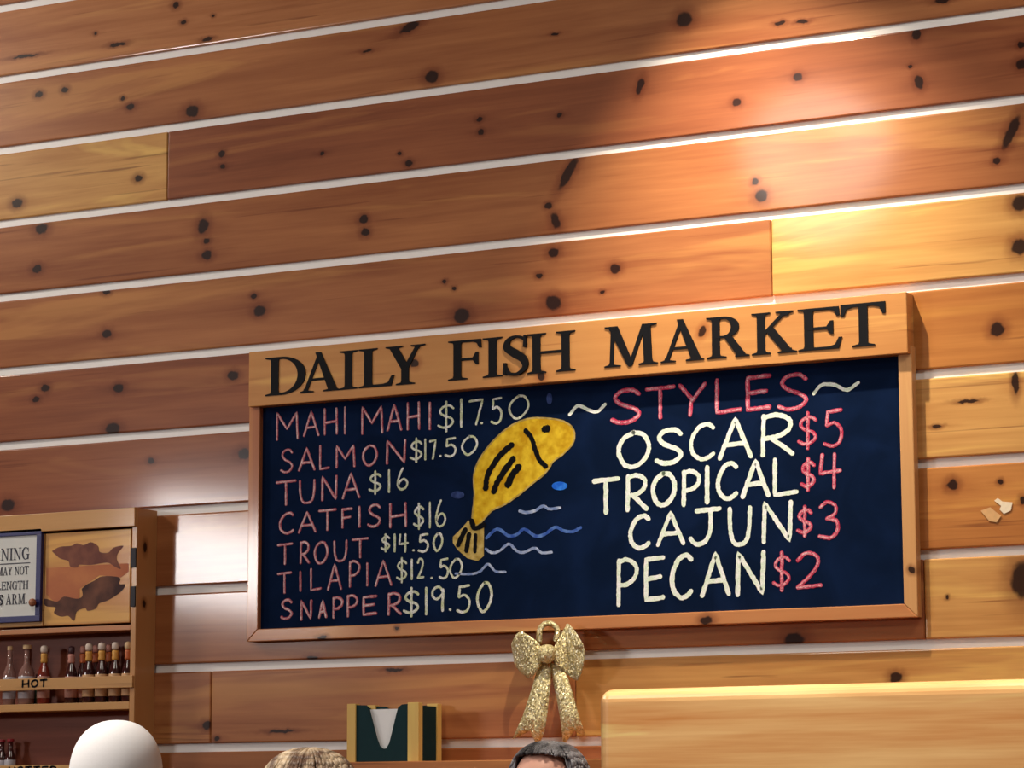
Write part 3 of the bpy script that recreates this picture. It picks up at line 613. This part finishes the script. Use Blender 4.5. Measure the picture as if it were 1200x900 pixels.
for j in range(4):
    for k in range(16): kb.f.append((j*16+k, j*16+(k+1) % 16, (j+1)*16+(k+1) % 16, (j+1)*16+k))
kb.f.append(tuple(range(64, 80)))
kb.build('knob', wood('knob_wood', (150, 92, 64), (176, 114, 84), 5), d2, smooth=True)
# warning sign hanging on the left door
SD = CDp+.012
sx1 = ax([(49.5, 620), (45.5, 728)], SD)[0]; sz1 = W(49, 619, SD).z; sz0 = W(46, 728, SD).z; sx0 = sx1-.285
sign = thing('warning_sign', 'white warning sign in a navy blue frame hung on the cabinet door', 'sign', ((sx0+sx1)/2, -CDp-.001, sz0))
navy = plain('navy_paint', srgb(44, 44, 104), .45, noise=.15); paper = plain('sign_white', srgb(226, 226, 222), .6, noise=.03)
fwid = .0155
MB().box(sx0+fwid, sx1-fwid, -SD+.005, -CDp-.001, sz0+fwid, sz1-fwid).build('sign_face', paper, sign)
for q in ((sx0, sx1, sz1-fwid, sz1), (sx0, sx1, sz0, sz0+fwid), (sx0, sx0+fwid, sz0+fwid, sz1-fwid), (sx1-fwid, sx1, sz0+fwid, sz1-fwid)):
    MB().box(q[0], q[1], -SD, -CDp-.001, q[2], q[3]).build('sign_frame', navy, sign, bevel=.001)
dark = plain('sign_ink', srgb(34, 34, 58), .6)
def sign_line(txt, xr, y0, y1, cond):
    h = W(20, y0, SD-.005).z-W(20, y1, SD-.005).z; z = W(20, y1, SD-.005).z; x = W(xr, y1, SD-.005).x; mb = MB()
    for ch in reversed(txt):
        if ch == ' ': x -= h*.32; continue
        w = SG[ch][0]*h*cond; s = serif(ch, x-w, x, z, h, -SD+.0047, .0006); n = len(mb.v)
        mb.v += s.v; mb.f += [tuple(n+i for i in f) for f in s.f]; x -= w+h*.06
    mb.build('sign_lettering', dark, sign)
sign_line('WARNING', 34.5, 642, 656, .76)
sign_line('TALES MAY NOT', 33.5, 664, 673.5, .66)
sign_line('THE LENGTH', 33.2, 681, 690.5, .76)
sign_line("'S ARM.", 31.5, 696, 708, .68)
MB().box(sx0+.03, W(34, 660, SD).x, -SD+.0042, -SD+.005, W(20, 660.5, SD).z, W(20, 659.5, SD).z).build('sign_rule', dark, sign)

# hot sauce bottles
glassy = lambda n, c, r=.12: plain(n, srgb(*c), r, coat=.4, noise=.1)
sauce_dark = glassy('dark_sauce_glass', (66, 30, 30)); sauce_red = glassy('red_sauce_glass', (128, 46, 34)); clear = plain('clear_bottle_glass', srgb(150, 112, 104), .08, coat=.5)
capw = plain('white_cap_plastic', srgb(226, 206, 192), .45); capd = plain('dark_cap_plastic', srgb(74, 44, 50), .4); capc = plain('cream_cap', srgb(222, 186, 140), .5); capr = plain('red_cap_plastic', srgb(150, 34, 44), .4)
band_y = plain('yellow_band', srgb(226, 166, 78), .5); band_o = plain('orange_band', srgb(206, 110, 62), .5); band_p = plain('pink_band', srgb(206, 142, 128), .5)
lab_c = plain('cream_label', srgb(222, 176, 130), .6, noise=.2, nscale=150); lab_p = plain('pink_label', srgb(204, 150, 134), .6, noise=.25, nscale=150); lab_s = plain('silver_label', srgb(196, 192, 200), .5, noise=.3, nscale=150); lab_g = plain('green_label', srgb(60, 90, 70), .6)
def bottle(px, top, depth, rad, glass, cap, band, label, text, shelf_z, capr_=.0078, flat=False, group='hot sauce bottles on the shelf'):
    p = W(px, top, depth); H = p.z-shelf_z; x = p.x; c = (x, -depth, shelf_z+.0005)
    t = thing('sauce_bottle', text, 'bottle', c, group)
    MB().lathe([(rad*.9, 0), (rad, .004), (rad, H*.50), (rad*.92, H*.56), (.0078, H*.68), (.0068, H*.74), (.0066, H*.93)], c, 18).build('glass', glass, t, smooth=True)
    if flat: MB().lathe([(capr_, H*.93), (capr_*1.05, H*.94), (capr_*1.05, H*.995), (capr_*.9, H)], c, 16).build('cap', cap, t)
    else: MB().lathe([(capr_*.8, H*.87), (capr_, H*.90), (capr_, H*.95), (capr_*.8, H*.985), (capr_*.3, H)], c, 16).build('cap', cap, t, smooth=True)
    if band: MB().lathe([(.0082, H*.70), (.0092, H*.73), (.0080, H*.78), (.0090, H*.82), (.0082, H*.86)], c, 16).build('neck_band', band, t, smooth=True)
    if label: MB().lathe([(rad+.0003, H*.10), (rad+.0007, H*.11), (rad+.0007, H*.46), (rad+.0003, H*.47)], c, 18).build('label', label, t, smooth=True)
ZB = s2t
bottle(12, 757.5, .058, .0165, clear, capc, None, lab_s, 'clear slim bottle with a silver label, leftmost above the HOT rail', ZB, .0068, True)
bottle(32, 756, .055, .0205, clear, capc, None, lab_s, 'wide clear bottle with flat cream cap and silver label', ZB, .0105, True)
bottle(52, 756.5, .058, .0160, sauce_red, capw, band_y, lab_p, 'white-capped sauce bottle standing alone behind the T of HOT', ZB, .0098)
bottle(84, 757.5, .050, .0150, sauce_dark, capd, band_p, lab_p, 'dark-capped sauce bottle with pink neck band', ZB, .0085)
for i, (px, tp, tx) in enumerate(((104.5, 754, 'white-capped sauce bottle right next to the dark-capped bottle'), (119.5, 753, 'middle of the three white-capped front bottles beside the cabinet side'), (135.5, 752.5, 'white-capped sauce bottle, second from the cabinet side'), (150.5, 752, 'sauce bottle tight against the cabinet side panel'))):
    bottle(px, tp, .062, .0152, sauce_dark, capw if i < 3 else capc, band_y if i < 3 else band_o, lab_c, tx, ZB, .0095)
for px, tp, tx in ((97.5, 757, 'half-hidden sauce bottle in the back row, leftmost'), (112.5, 756, 'half-hidden sauce bottle in the back row, middle'), (128, 755, 'half-hidden sauce bottle in the back row, rightmost')):
    bottle(px, tp, .029, .0140, sauce_dark, band_p, band_o, lab_p, tx, ZB, .0085)
bottle(45, 790, .027, .0120, glassy('green_glass', (48, 58, 44)), capd, None, lab_g, 'short dark bottle behind the O of HOT', ZB, .007)
bottle(2.5, 867, .05, .0135, sauce_dark, capr, None, lab_s, 'dark bottle with red cap at the lower shelf edge, left one', s3t, .0085, True, 'bottles on the lower shelf')
bottle(12.5, 866, .05, .0135, sauce_dark, capr, None, lab_s, 'dark bottle with red cap on the lower shelf, right one', s3t, .0085, True, 'bottles on the lower shelf')

# ------------------------------------------------------------------ ledge and napkin holder
LD = .15
lx0 = W(395, 893, LD).x; lx1 = 1.9; lz = ax([(400, 893), (680, 889.5)], LD)[1]
ledge = MB().box(lx0, lx1, -LD, -.0005, lz-.045, lz).build('wall_ledge', wood('ledge_pine', (170, 98, 56), (206, 138, 84), 81), bevel=.002)
tag(ledge, 'narrow pine ledge along the log wall under the napkin holder', 'ledge')
ND = .128                                                # front face of the holder
nx0 = W(406.5, 860, ND).x; nxp = W(416.5, 860, ND).x; nxq = W(477.5, 860, ND).x; nx1 = W(490.5, 860, ND).x
ntz = W(448, 824, ND).z; nbz = lz
ndp = .11
nh = thing('napkin_holder', 'dark green napkin box with pale wooden corner posts on the ledge', 'napkin holder', ((nx0+nx1)/2, -ND/2, lz))
pw = wood('post_pine', (214, 170, 88), (236, 202, 124), 90, axis='z', contrast=.6, coat=.1)
grn = plain('dark_green_paint', srgb(10, 46, 52), .6, noise=.12, spec=.15); 
wp = nxp-nx0; wq = nx1-nxq; H = ntz-nbz
for a, b_, y0 in ((nx0, nxp, -ND), (nxq, nx1, -ND), (nx0, nxp, -ND+ndp-.018), (nxq, nx1, -ND+ndp-.018)):
    MB().box(a, b_, y0, y0+.020, nbz, ntz).build('corner_post', pw, nh, bevel=.001)
# front and back panels with the U cut-out
cut = [(431, 829), (435, 845), (440, 864), (443.5, 874), (448, 877.5), (452.5, 877), (456, 871), (460, 855), (464, 838), (466.5, 829)]
cp = [W(x, y, ND-.004) for x, y in cut]
tp = W(448, 825.5, ND-.004).z
prof = [(nxp, nbz+.001), (nxq, nbz+.001), (nxq, tp), (W(470, 826, ND).x, tp-.001)]+[(p.x, p.z) for p in reversed(cp)]+[(W(427, 826, ND).x, tp-.001), (nxp, tp)]
MB().prism([(x, -ND+.012, z) for x, z in prof], .008).build('front_panel', grn, nh)
MB().prism([(x, -ND+ndp-.004, z) for x, z in prof], .008).build('back_panel', grn, nh)
grn2 = grn
for a, b_ in ((nx1-.012, nx1-.004), (nx0+.004, nx0+.012)):
    MB().box(a, b_, -ND+.02, -ND+ndp-.018, nbz+.001, tp-.004).build('side_panel', grn2, nh)
nap = plain('white_paper', srgb(244, 244, 246), .8, noise=.02)
nk = thing('napkin_stack', 'stack of white paper napkins inside the green box', 'napkins', ((nxp+nxq)/2, -ND/2, lz))
ztop = W(448, 831, ND-.012).z
for i in range(12):
    y0 = -ND+.0135+i*.0065
    MB().box(nxp+.004, nxq-.004, y0, y0+.0052, nbz+.0015, ztop-.0006*(i % 3)).build('napkin', nap, nk)

# ------------------------------------------------------------------ gold bow
gold = bpy.data.materials.new('gold_glitter'); N, L = nt(gold); b = N['Principled BSDF']
g = N.new('ShaderNodeNewGeometry'); v = N.new('ShaderNodeTexVoronoi'); v.inputs['Scale'].default_value = 330; L.new(g.outputs['Position'], v.inputs['Vector'])
sep = N.new('ShaderNodeSeparateColor'); L.new(v.outputs['Color'], sep.inputs[0])
cr = N.new('ShaderNodeValToRGB'); e = cr.color_ramp.elements; e[0].position = 0; e[0].color = srgb(184, 164, 106); e[1].position = 1; e[1].color = srgb(255, 252, 236)
x = e.new(.55); x.color = srgb(226, 210, 158); x = e.new(.9); x.color = srgb(236, 224, 182)
L.new(sep.outputs[0], cr.inputs[0]); L.new(cr.outputs[0], b.inputs['Base Color']); b.inputs['Metallic'].default_value = .35; b.inputs['Roughness'].default_value = .35
sb = N.new('ShaderNodeVectorMath'); sb.operation = 'SUBTRACT'; sb.inputs[1].default_value = (.5, .5, .5); L.new(v.outputs['Color'], sb.inputs[0])
ml = N.new('ShaderNodeVectorMath'); ml.operation = 'MULTIPLY_ADD'; ml.inputs[1].default_value = (.9, .9, .9); L.new(sb.outputs[0], ml.inputs[0]); L.new(g.outputs['Normal'], ml.inputs[2])
nm = N.new('ShaderNodeVectorMath'); nm.operation = 'NORMALIZE'; L.new(ml.outputs[0], nm.inputs[0]); L.new(nm.outputs[0], b.inputs['Normal'])
BC = (580, 720, 5.0)
bow = thing('ribbon_bow', 'gold glitter ribbon bow hanging below the menu board', 'bow', tuple(W(642, 762, .01)))
def strip(rows, name, thick=.0012, sub=1):
    """surface through rows of points (each row the same length)"""
    mb = MB(); k = len(rows[0])
    for r in rows: mb.v += [tuple(p) for p in r]
    for j in range(len(rows)-1):
        for i in range(k-1): mb.f.append((j*k+i, j*k+i+1, (j+1)*k+i+1, (j+1)*k+i))
    o = mb.build(name, gold, bow, smooth=True)
    if sub: s = o.modifiers.new('sub', 'SUBSURF'); s.levels = s.render_levels = sub
    s = o.modifiers.new('solid', 'SOLIDIFY'); s.thickness = thick; s.offset = 0
    return o
def bp(x, y, d): return W(BC[0]+x/BC[2], BC[1]+y/BC[2], d)
def lerp_row(a, b, da, db, n=4):
    return [bp(a[0]+(b[0]-a[0])*i/n, a[1]+(b[1]-a[1])*i/n, da+(db-da)*i/n) for i in range(n+1)]
# left loop: front face out to the tip, round it and back along the wall
strip([lerp_row((268, 180), (282, 268), .062, .062), lerp_row((240, 150), (268, 300), .072, .070), lerp_row((190, 118), (236, 352), .082, .074), lerp_row((145, 88), (198, 388), .078, .066),
       lerp_row((112, 135), (140, 330), .062, .054), lerp_row((84, 200), (100, 275), .044, .040), lerp_row((130, 130), (150, 330), .022, .020), lerp_row((190, 150), (225, 330), .016, .016), lerp_row((270, 185), (285, 265), .030, .030)], 'bow_loop')
# right loop, turned so that its inside shows
strip([lerp_row((345, 190), (340, 280), .062, .062), lerp_row((372, 150), (372, 310), .052, .056), lerp_row((392, 105), (420, 345), .040, .050), lerp_row((415, 70), (470, 390), .034, .046),
       lerp_row((428, 55), (488, 392), .046, .052), lerp_row((470, 115), (508, 345), .064, .062), lerp_row((525, 195), (522, 285), .074, .070)], 'bow_loop')
strip([lerp_row((412, 62), (432, 52), .040, .052, 3), lerp_row((430, 95), (468, 95), .060, .070, 3), lerp_row((448, 150), (500, 145), .072, .080, 3), lerp_row((470, 208), (528, 198), .074, .080, 3)], 'bow_loop')
# hanging loop at the top
hl = []
for x, y, d in ((262, 178, .052), (258, 130, .056), (262, 82, .054), (290, 52, .046), (330, 50, .038), (362, 72, .034), (372, 110, .034), (352, 160, .044)):
    hl.append((x, y, d))
rows = []
for i, (x, y, d) in enumerate(hl):
    a = hl[max(i-1, 0)]; c = hl[min(i+1, len(hl)-1)]; t = Vector((c[0]-a[0], c[1]-a[1])).normalized(); n = Vector((-t.y, t.x))*17
    rows.append([bp(x-n.x, y-n.y, d-.004), bp(x, y, d+.004), bp(x+n.x, y+n.y, d-.004)])
strip(rows, 'hanging_loop')
# knot
kc = bp(305, 226, .066); ko = MB(); ko.ell(kc, (.0225, .017, .0245), 24, 16)
ko.v = [(x, y, z-(.004*max(0, (z-kc.z)/.0235)**2)) for x, y, z in ko.v]
kn = ko.build('bow_knot', gold, bow, smooth=True)
def tail(name, left, right, notch, d0):
    n = len(left); rows = []
    for i in range(n):
        a, c = left[i], right[i]; d = d0+.022*sin(pi*i/(n-1))*.8+.004*i
        r = [bp(a[0]+(c[0]-a[0])*k/4, a[1]+(c[1]-a[1])*k/4, d+.006*sin(pi*k/4)) for k in range(5)]
        if i == n-1: r[2] = bp(notch[0], notch[1], d); r[1] = (r[0]+r[2])/2; r[3] = (r[4]+r[2])/2
        rows.append(r)
    o = strip(rows, name, sub=0)
tail('bow_tail', [(262, 262), (240, 355), (205, 470), (165, 590), (128, 672), (104, 730)], [(328, 290), (326, 400), (318, 480), (305, 600), (290, 690), (252, 780)], (205, 682), .048)
tail('bow_tail', [(322, 290), (340, 390), (360, 480), (378, 580), (390, 660), (402, 770)], [(372, 275), (428, 372), (455, 460), (482, 560), (508, 640), (532, 715)], (466, 682), .040)

# ------------------------------------------------------------------ booth back in the foreground
PD = 1.30
px0 = ax([(701, 820), (697, 895)], PD)[0]; pzt = ax([(720, 806), (960, 801), (1190, 796.5)], PD)[1]
pm = wood('booth_pine', (202, 128, 66), (240, 198, 136), 105.5, [], coat=.5, coat_rough=.25, rough=.35, contrast=2.2, big=True)
pb = MB().box(px0, px0+1.5, -PD, -PD+.05, 0, pzt).build('booth_back', pm, bevel=.024, seg=6)
tag(pb, 'pale pine booth back with rounded top edge in the right foreground', 'booth back')
for p in pb.data.polygons: p.use_smooth = False

# ------------------------------------------------------------------ people
skin_m = plain('skin', srgb(214, 160, 142), .5, noise=.06)
def person(label, px, ytop, depth, turn, shirt_col, hair):
    """seated figure built facing the wall, then turned about its own axis"""
    top = W(px, ytop, depth); z = top.z; x = top.x; y = -depth
    F = Vector((0, 1, 0)); S = Vector((1, 0, 0))
    P = lambda a, f, h: Vector((x, y, 0)) + S*a + F*f + Vector((0, 0, h))
    hc = z-.122                                   # head centre
    sh = z-.30                                    # shoulder height
    hip = z-.80
    root = thing('person', label, 'person', (x, y, 0)); root.rotation_euler.z = radians(turn)
    bm = MB()
    bm.ell(P(0, -.005, hc+.015), (.074, .092, .100)); bm.ell(P(0, .025, hc-.055), (.058, .066, .062))
    bm.capsule(P(0, .090, hc-.0), P(0, .106, hc-.025), .009, .014)      # nose
    for a in (-1, 1):
        bm.ell(P(a*.076, -.005, hc-.01), (.012, .02, .032)); bm.ell(P(a*.031, .075, hc+.008), (.017, .014, .011)); bm.ell(P(a*.016, .083, hc-.062), (.018, .010, .007))
    bm.capsule(P(0, -.01, hc-.07), P(0, -.03, sh), .052, .060)
    bm.ell(P(0, -.02, sh-.13), (.165, .108, .20)); bm.ell(P(0, 0, hip+.06), (.165, .125, .14)); bm.ell(P(0, -.01, hip+.22), (.145, .10, .18))
    def arm(mb, k, hands):
        for a in (-1, 1):
            A, B, Cc = P(a*.17, -.02, sh-.04), P(a*.185, .03, sh-.31), P(a*.12, .25, sh-.40)
            mb.capsule(A, B, .050+k, .040+k); mb.capsule(B, Cc, .039+k, .027+k); mb.capsule(P(a*.06, -.02, sh), A, .055+k, .052+k)
            if hands:
                D = (Cc-B).normalized(); I = S*(-a)
                mb.ell(Cc+D*.05, (.036, .048, .018))
                for q in range(4):
                    o = Cc+D*.085+S*((q-1.5)*.019); l = (.036, .044, .040, .030)[q]
                    e = o+D*l; mb.capsule(o-D*.02, e, .0095, .0088); mb.capsule(e, e+D*l*.6+Vector((0, 0, -.014)), .0088, .0075)
                t0 = Cc+D*.035+I*.03; mb.capsule(t0, t0+D*.03+I*.022, .011, .0095); mb.capsule(t0+D*.03+I*.022, t0+D*.058+I*.026, .0095, .008)
    def legs(mb, k, feet):
        for a in (-1, 1):
            A, B, Cc = P(a*.09, .02, hip+.04), P(a*.12, .42, hip+.03), P(a*.12, .40, .09)
            mb.capsule(A, B, .082+k, .056+k); mb.capsule(B, Cc, .055+k, .040+k)
            if feet: mb.capsule(P(a*.12, .37, .045), P(a*.13, .54, .035), .042, .034)
    arm(bm, 0, True); legs(bm, 0, True)
    body = bm.build('body', skin_m, root, smooth=True)
    r = body.modifiers.new('rm', 'REMESH'); r.mode = 'VOXEL'; r.voxel_size = .0065; r.use_smooth_shade = True
    sm = body.modifiers.new('sm', 'SMOOTH'); sm.iterations = 3
    sb = MB(); k = .012
    sb.ell(P(0, -.02, sh-.13), (.165+k, .108+k, .20+k)); sb.ell(P(0, 0, hip+.08), (.165+k, .125+k, .13)); sb.ell(P(0, -.01, hip+.22), (.145+k+.01, .10+k+.01, .18)); arm(sb, k, False)
    o = sb.build('shirt', plain('shirt_cloth', srgb(*shirt_col), .85, noise=.1), root, smooth=True); r = o.modifiers.new('rm', 'REMESH'); r.mode = 'VOXEL'; r.voxel_size = .009; r.use_smooth_shade = True
    tb = MB(); tb.ell(P(0, 0, hip+.05), (.165+k, .125+k, .13)); legs(tb, k, False)
    o = tb.build('trousers', plain('trouser_cloth', srgb(52, 56, 72), .85, noise=.1), root, smooth=True); r = o.modifiers.new('rm', 'REMESH'); r.mode = 'VOXEL'; r.voxel_size = .009; r.use_smooth_shade = True
    hair(root, P, hc, z)
    # what the figure sits on
    bench = thing('bench', 'plain wooden bench under ' + label.split(' ')[-1] + ' figure', 'bench', (x, y, 0)); bench.rotation_euler.z = radians(turn); return root, P, hip, bench
def hair_mat(name, c1, c2, sc):
    mt = chalk(name, c1, c2, 1, .4, .62); N, L = mt.node_tree.nodes, mt.node_tree.links; b = N['Principled BSDF']
    b.inputs['Roughness'].default_value = .42; b.inputs['Specular IOR Level'].default_value = .5
    t = [n for n in N if n.type == 'TEX_NOISE'][0]; g = [n for n in N if n.type == 'NEW_GEOMETRY'][0]
    mp = N.new('ShaderNodeMapping'); mp.inputs['Scale'].default_value = sc; L.new(g.outputs['Position'], mp.inputs['Vector']); L.new(mp.outputs[0], t.inputs['Vector']); return mt
def hair_cap(mat, front, back_len, rx, ry, fringe):
    """hair as locks combed from the crown over the skull; fringe = where the locks over the forehead end (0 = full)"""
    def f(root, P, hc, z):
        rd = random.Random(int(rx*1e4)); mb = MB(); c = P(0, -.012, hc+.018); rz = z-.004-hc-.018
        n = 36; T = 16
        end = lambda sa: 1.75 if (sa < .35 or not fringe) else fringe+.25*(1-sa)
        for k in range(T+1):
            for i in range(n):
                a = 2*pi*i/n; e = end(sin(a)); t = e*k/T; q = abs(sin(t))**.8
                mb.v.append((c.x+(rx-.004)*q*cos(a), c.y+(ry-.004)*q*sin(a), c.z+rz*cos(t)*(1 if cos(t) > 0 else .8) - max(0, t-1.4)*back_len))
        for k in range(T):
            for i in range(n): j = (i+1) % n; mb.f.append((k*n+i, k*n+j, (k+1)*n+j, (k+1)*n+i))
        for i in range(230):
            a = 2*pi*i/230+rd.uniform(-.02, .02); pts = []; ca, sa = cos(a), sin(a); e = end(sa)*rd.uniform(.93, 1.03); rr = rd.uniform(.985, 1.02); sw = rd.uniform(-.12, .12)
            for k in range(9):
                t = .06+(e-.06)*k/8; q = abs(sin(t))**.8*rr; a2 = a+sw*t
                pts.append(c+Vector((rx*q*cos(a2), ry*q*sin(a2), rz*cos(t)*rr-max(0, t-1.4)*back_len)))
            for k in range(8): w0 = .0042*(1-.05*k); mb.tube(pts[k], pts[k+1], w0, w0*.95, 5)
        mb.build('hair', mat, root, smooth=True)
    return f
def cap_hat(root, P, hc, z):
    wm = plain('white_cap_cloth', srgb(240, 238, 240), .85, noise=.02, nscale=200, bump=.1)
    c = P(0, -.008, hc+.012); mb = MB(); n = 36; rings = 12; r = (.082, .097, z-hc-.012)
    for j in range(rings+1):
        t = pi/2*j/rings
        for i in range(n):
            a = 2*pi*i/n; q = 1.0 if j else 0
            sx = abs(sin(t))**.86
            mb.v.append((c.x+r[0]*sx*cos(a), c.y+r[1]*sx*sin(a), c.z+r[2]*cos(t)**.92 if j < rings else c.z))
    for j in range(rings):
        for i in range(n): k = (i+1) % n; mb.f.append((j*n+i, j*n+k, (j+1)*n+k, (j+1)*n+i))
    for i in range(n): a = 2*pi*i/n; mb.v.append((c.x+(r[0]-.001)*cos(a), c.y+(r[1]-.001)*sin(a), c.z-.026))
    for i in range(n): k = (i+1) % n; mb.f.append((rings*n+i, rings*n+k, (rings+1)*n+k, (rings+1)*n+i))
    hat = mb.build('cap_crown', wm, root, smooth=True); s = hat.modifiers.new('s', 'SOLIDIFY'); s.thickness = .002; s.offset = 1
    br = MB(); F = P(0, 1, 0)-P(0, 0, 0); S = P(1, 0, 0)-P(0, 0, 0); a_, b_ = [], []
    for i in range(17):
        t = pi*i/16; a_.append(c+S*(.080*cos(t))+F*(.084*sin(t)*.9)+Vector((0, 0, -.02))); b_.append(c+S*(.080*cos(t))+F*(.084*sin(t)+.075*sin(t)**.6)+Vector((0, 0, -.03-.012*sin(t))))
    k = len(a_); br.v = [tuple(p) for p in a_+b_]
    for i in range(k-1): br.f.append((i, i+1, k+i+1, k+i))
    o = br.build('cap_brim', wm, hat, smooth=True); s = o.modifiers.new('s', 'SOLIDIFY'); s.thickness = .003
bw = wood('bench_pine', (150, 96, 56), (190, 132, 80), 120)
def seat(P, hip, bench, label):
    top = hip-.084; bench['label'] = label
    pts = [P(a, f, top) for a, f in ((-.17, -.12), (.17, -.12), (.17, .18), (-.17, .18))]
    x0, x1 = min(p.x for p in pts), max(p.x for p in pts); y0, y1 = min(p.y for p in pts), max(p.y for p in pts)
    MB().box(x0, x1, y0, y1, top-.035, top).build('seat', bw, bench, bevel=.004)
    for xx in (x0+.02, x1-.06):
        for yy in (y0+.02, y1-.06): MB().box(xx, xx+.04, yy, yy+.04, 0, top-.035).build('leg', bw, bench)
r, P, hip, bn = person('person in a plain white cap, left of the others', 133, 845, 1.2, 90, (92, 110, 140), cap_hat)
seat(P, hip, bn, 'low wooden bench under the person in the white cap')
r, P, hip, bn = person('person with light brown hair seated left of the napkin holder', 357, 876.5, .80, 90, (120, 88, 84), hair_cap(hair_mat('light_brown_hair', (112, 86, 70), (216, 192, 160), (34, 12, 9)), .2, .10, .098, .112, .0))
seat(P, hip, bn, 'low wooden bench under the person with light brown hair')
r, P, hip, bn = person('person with grey streaked dark hair under the gold bow', 640, 868.5, .30, 180, (70, 74, 92), hair_cap(hair_mat('grey_streaked_hair', (26, 25, 33), (140, 138, 146), (26, 12, 10)), .058, .10, .092, .108, .72))
seat(P, hip, bn, 'low wooden bench under the person with grey streaked hair')

# ------------------------------------------------------------------ ceiling lamp fixtures, also for the added fill lamps
tin = plain('black_lamp_metal', srgb(30, 28, 28), .4, metal=.5)
def fixture(loc, target, label):
    t = thing('ceiling_spotlight', label, 'lamp', (loc[0], loc[1], CEIL)); L0 = Vector(loc); d = (Vector(target)-L0).normalized()
    MB().lathe([(.05, -.02), (.055, 0)], (loc[0], loc[1], CEIL), 20).build('ceiling_plate', tin, t)
    top = L0-d*.10; MB().tube((loc[0], loc[1], CEIL-.01), top, .008).build('stem', tin, t)
    mb = MB(); q = d.to_track_quat('Z', 'Y'); n = 20
    for r, h in ((.02, -.13), (.05, -.11), (.06, .045), (.056, .045), (.047, -.07), (.015, -.075)):
        for i in range(n): a = 2*pi*i/n; mb.v.append(tuple(L0+q @ Vector((r*cos(a), r*sin(a), h))))
    for j in range(5):
        for i in range(n): k = (i+1) % n; mb.f.append((j*n+i, j*n+k, (j+1)*n+k, (j+1)*n+i))
    mb.build('lamp_shade', tin, t, smooth=True)
fixture(KEY, (.62, 0, 2.15), 'black ceiling spotlight aimed at the menu board')
for (a, b_, p_, s_), tx in zip(LAMPS, ('added black fill spotlight in the corner by the side wall', 'added black fill spotlight over the booth back', 'black ceiling spotlight beyond the right end of the booth back', 'black ceiling spotlight over the middle of the room', 'added black fill spotlight over the white-capped person')):
    fixture(a, b_, tx)
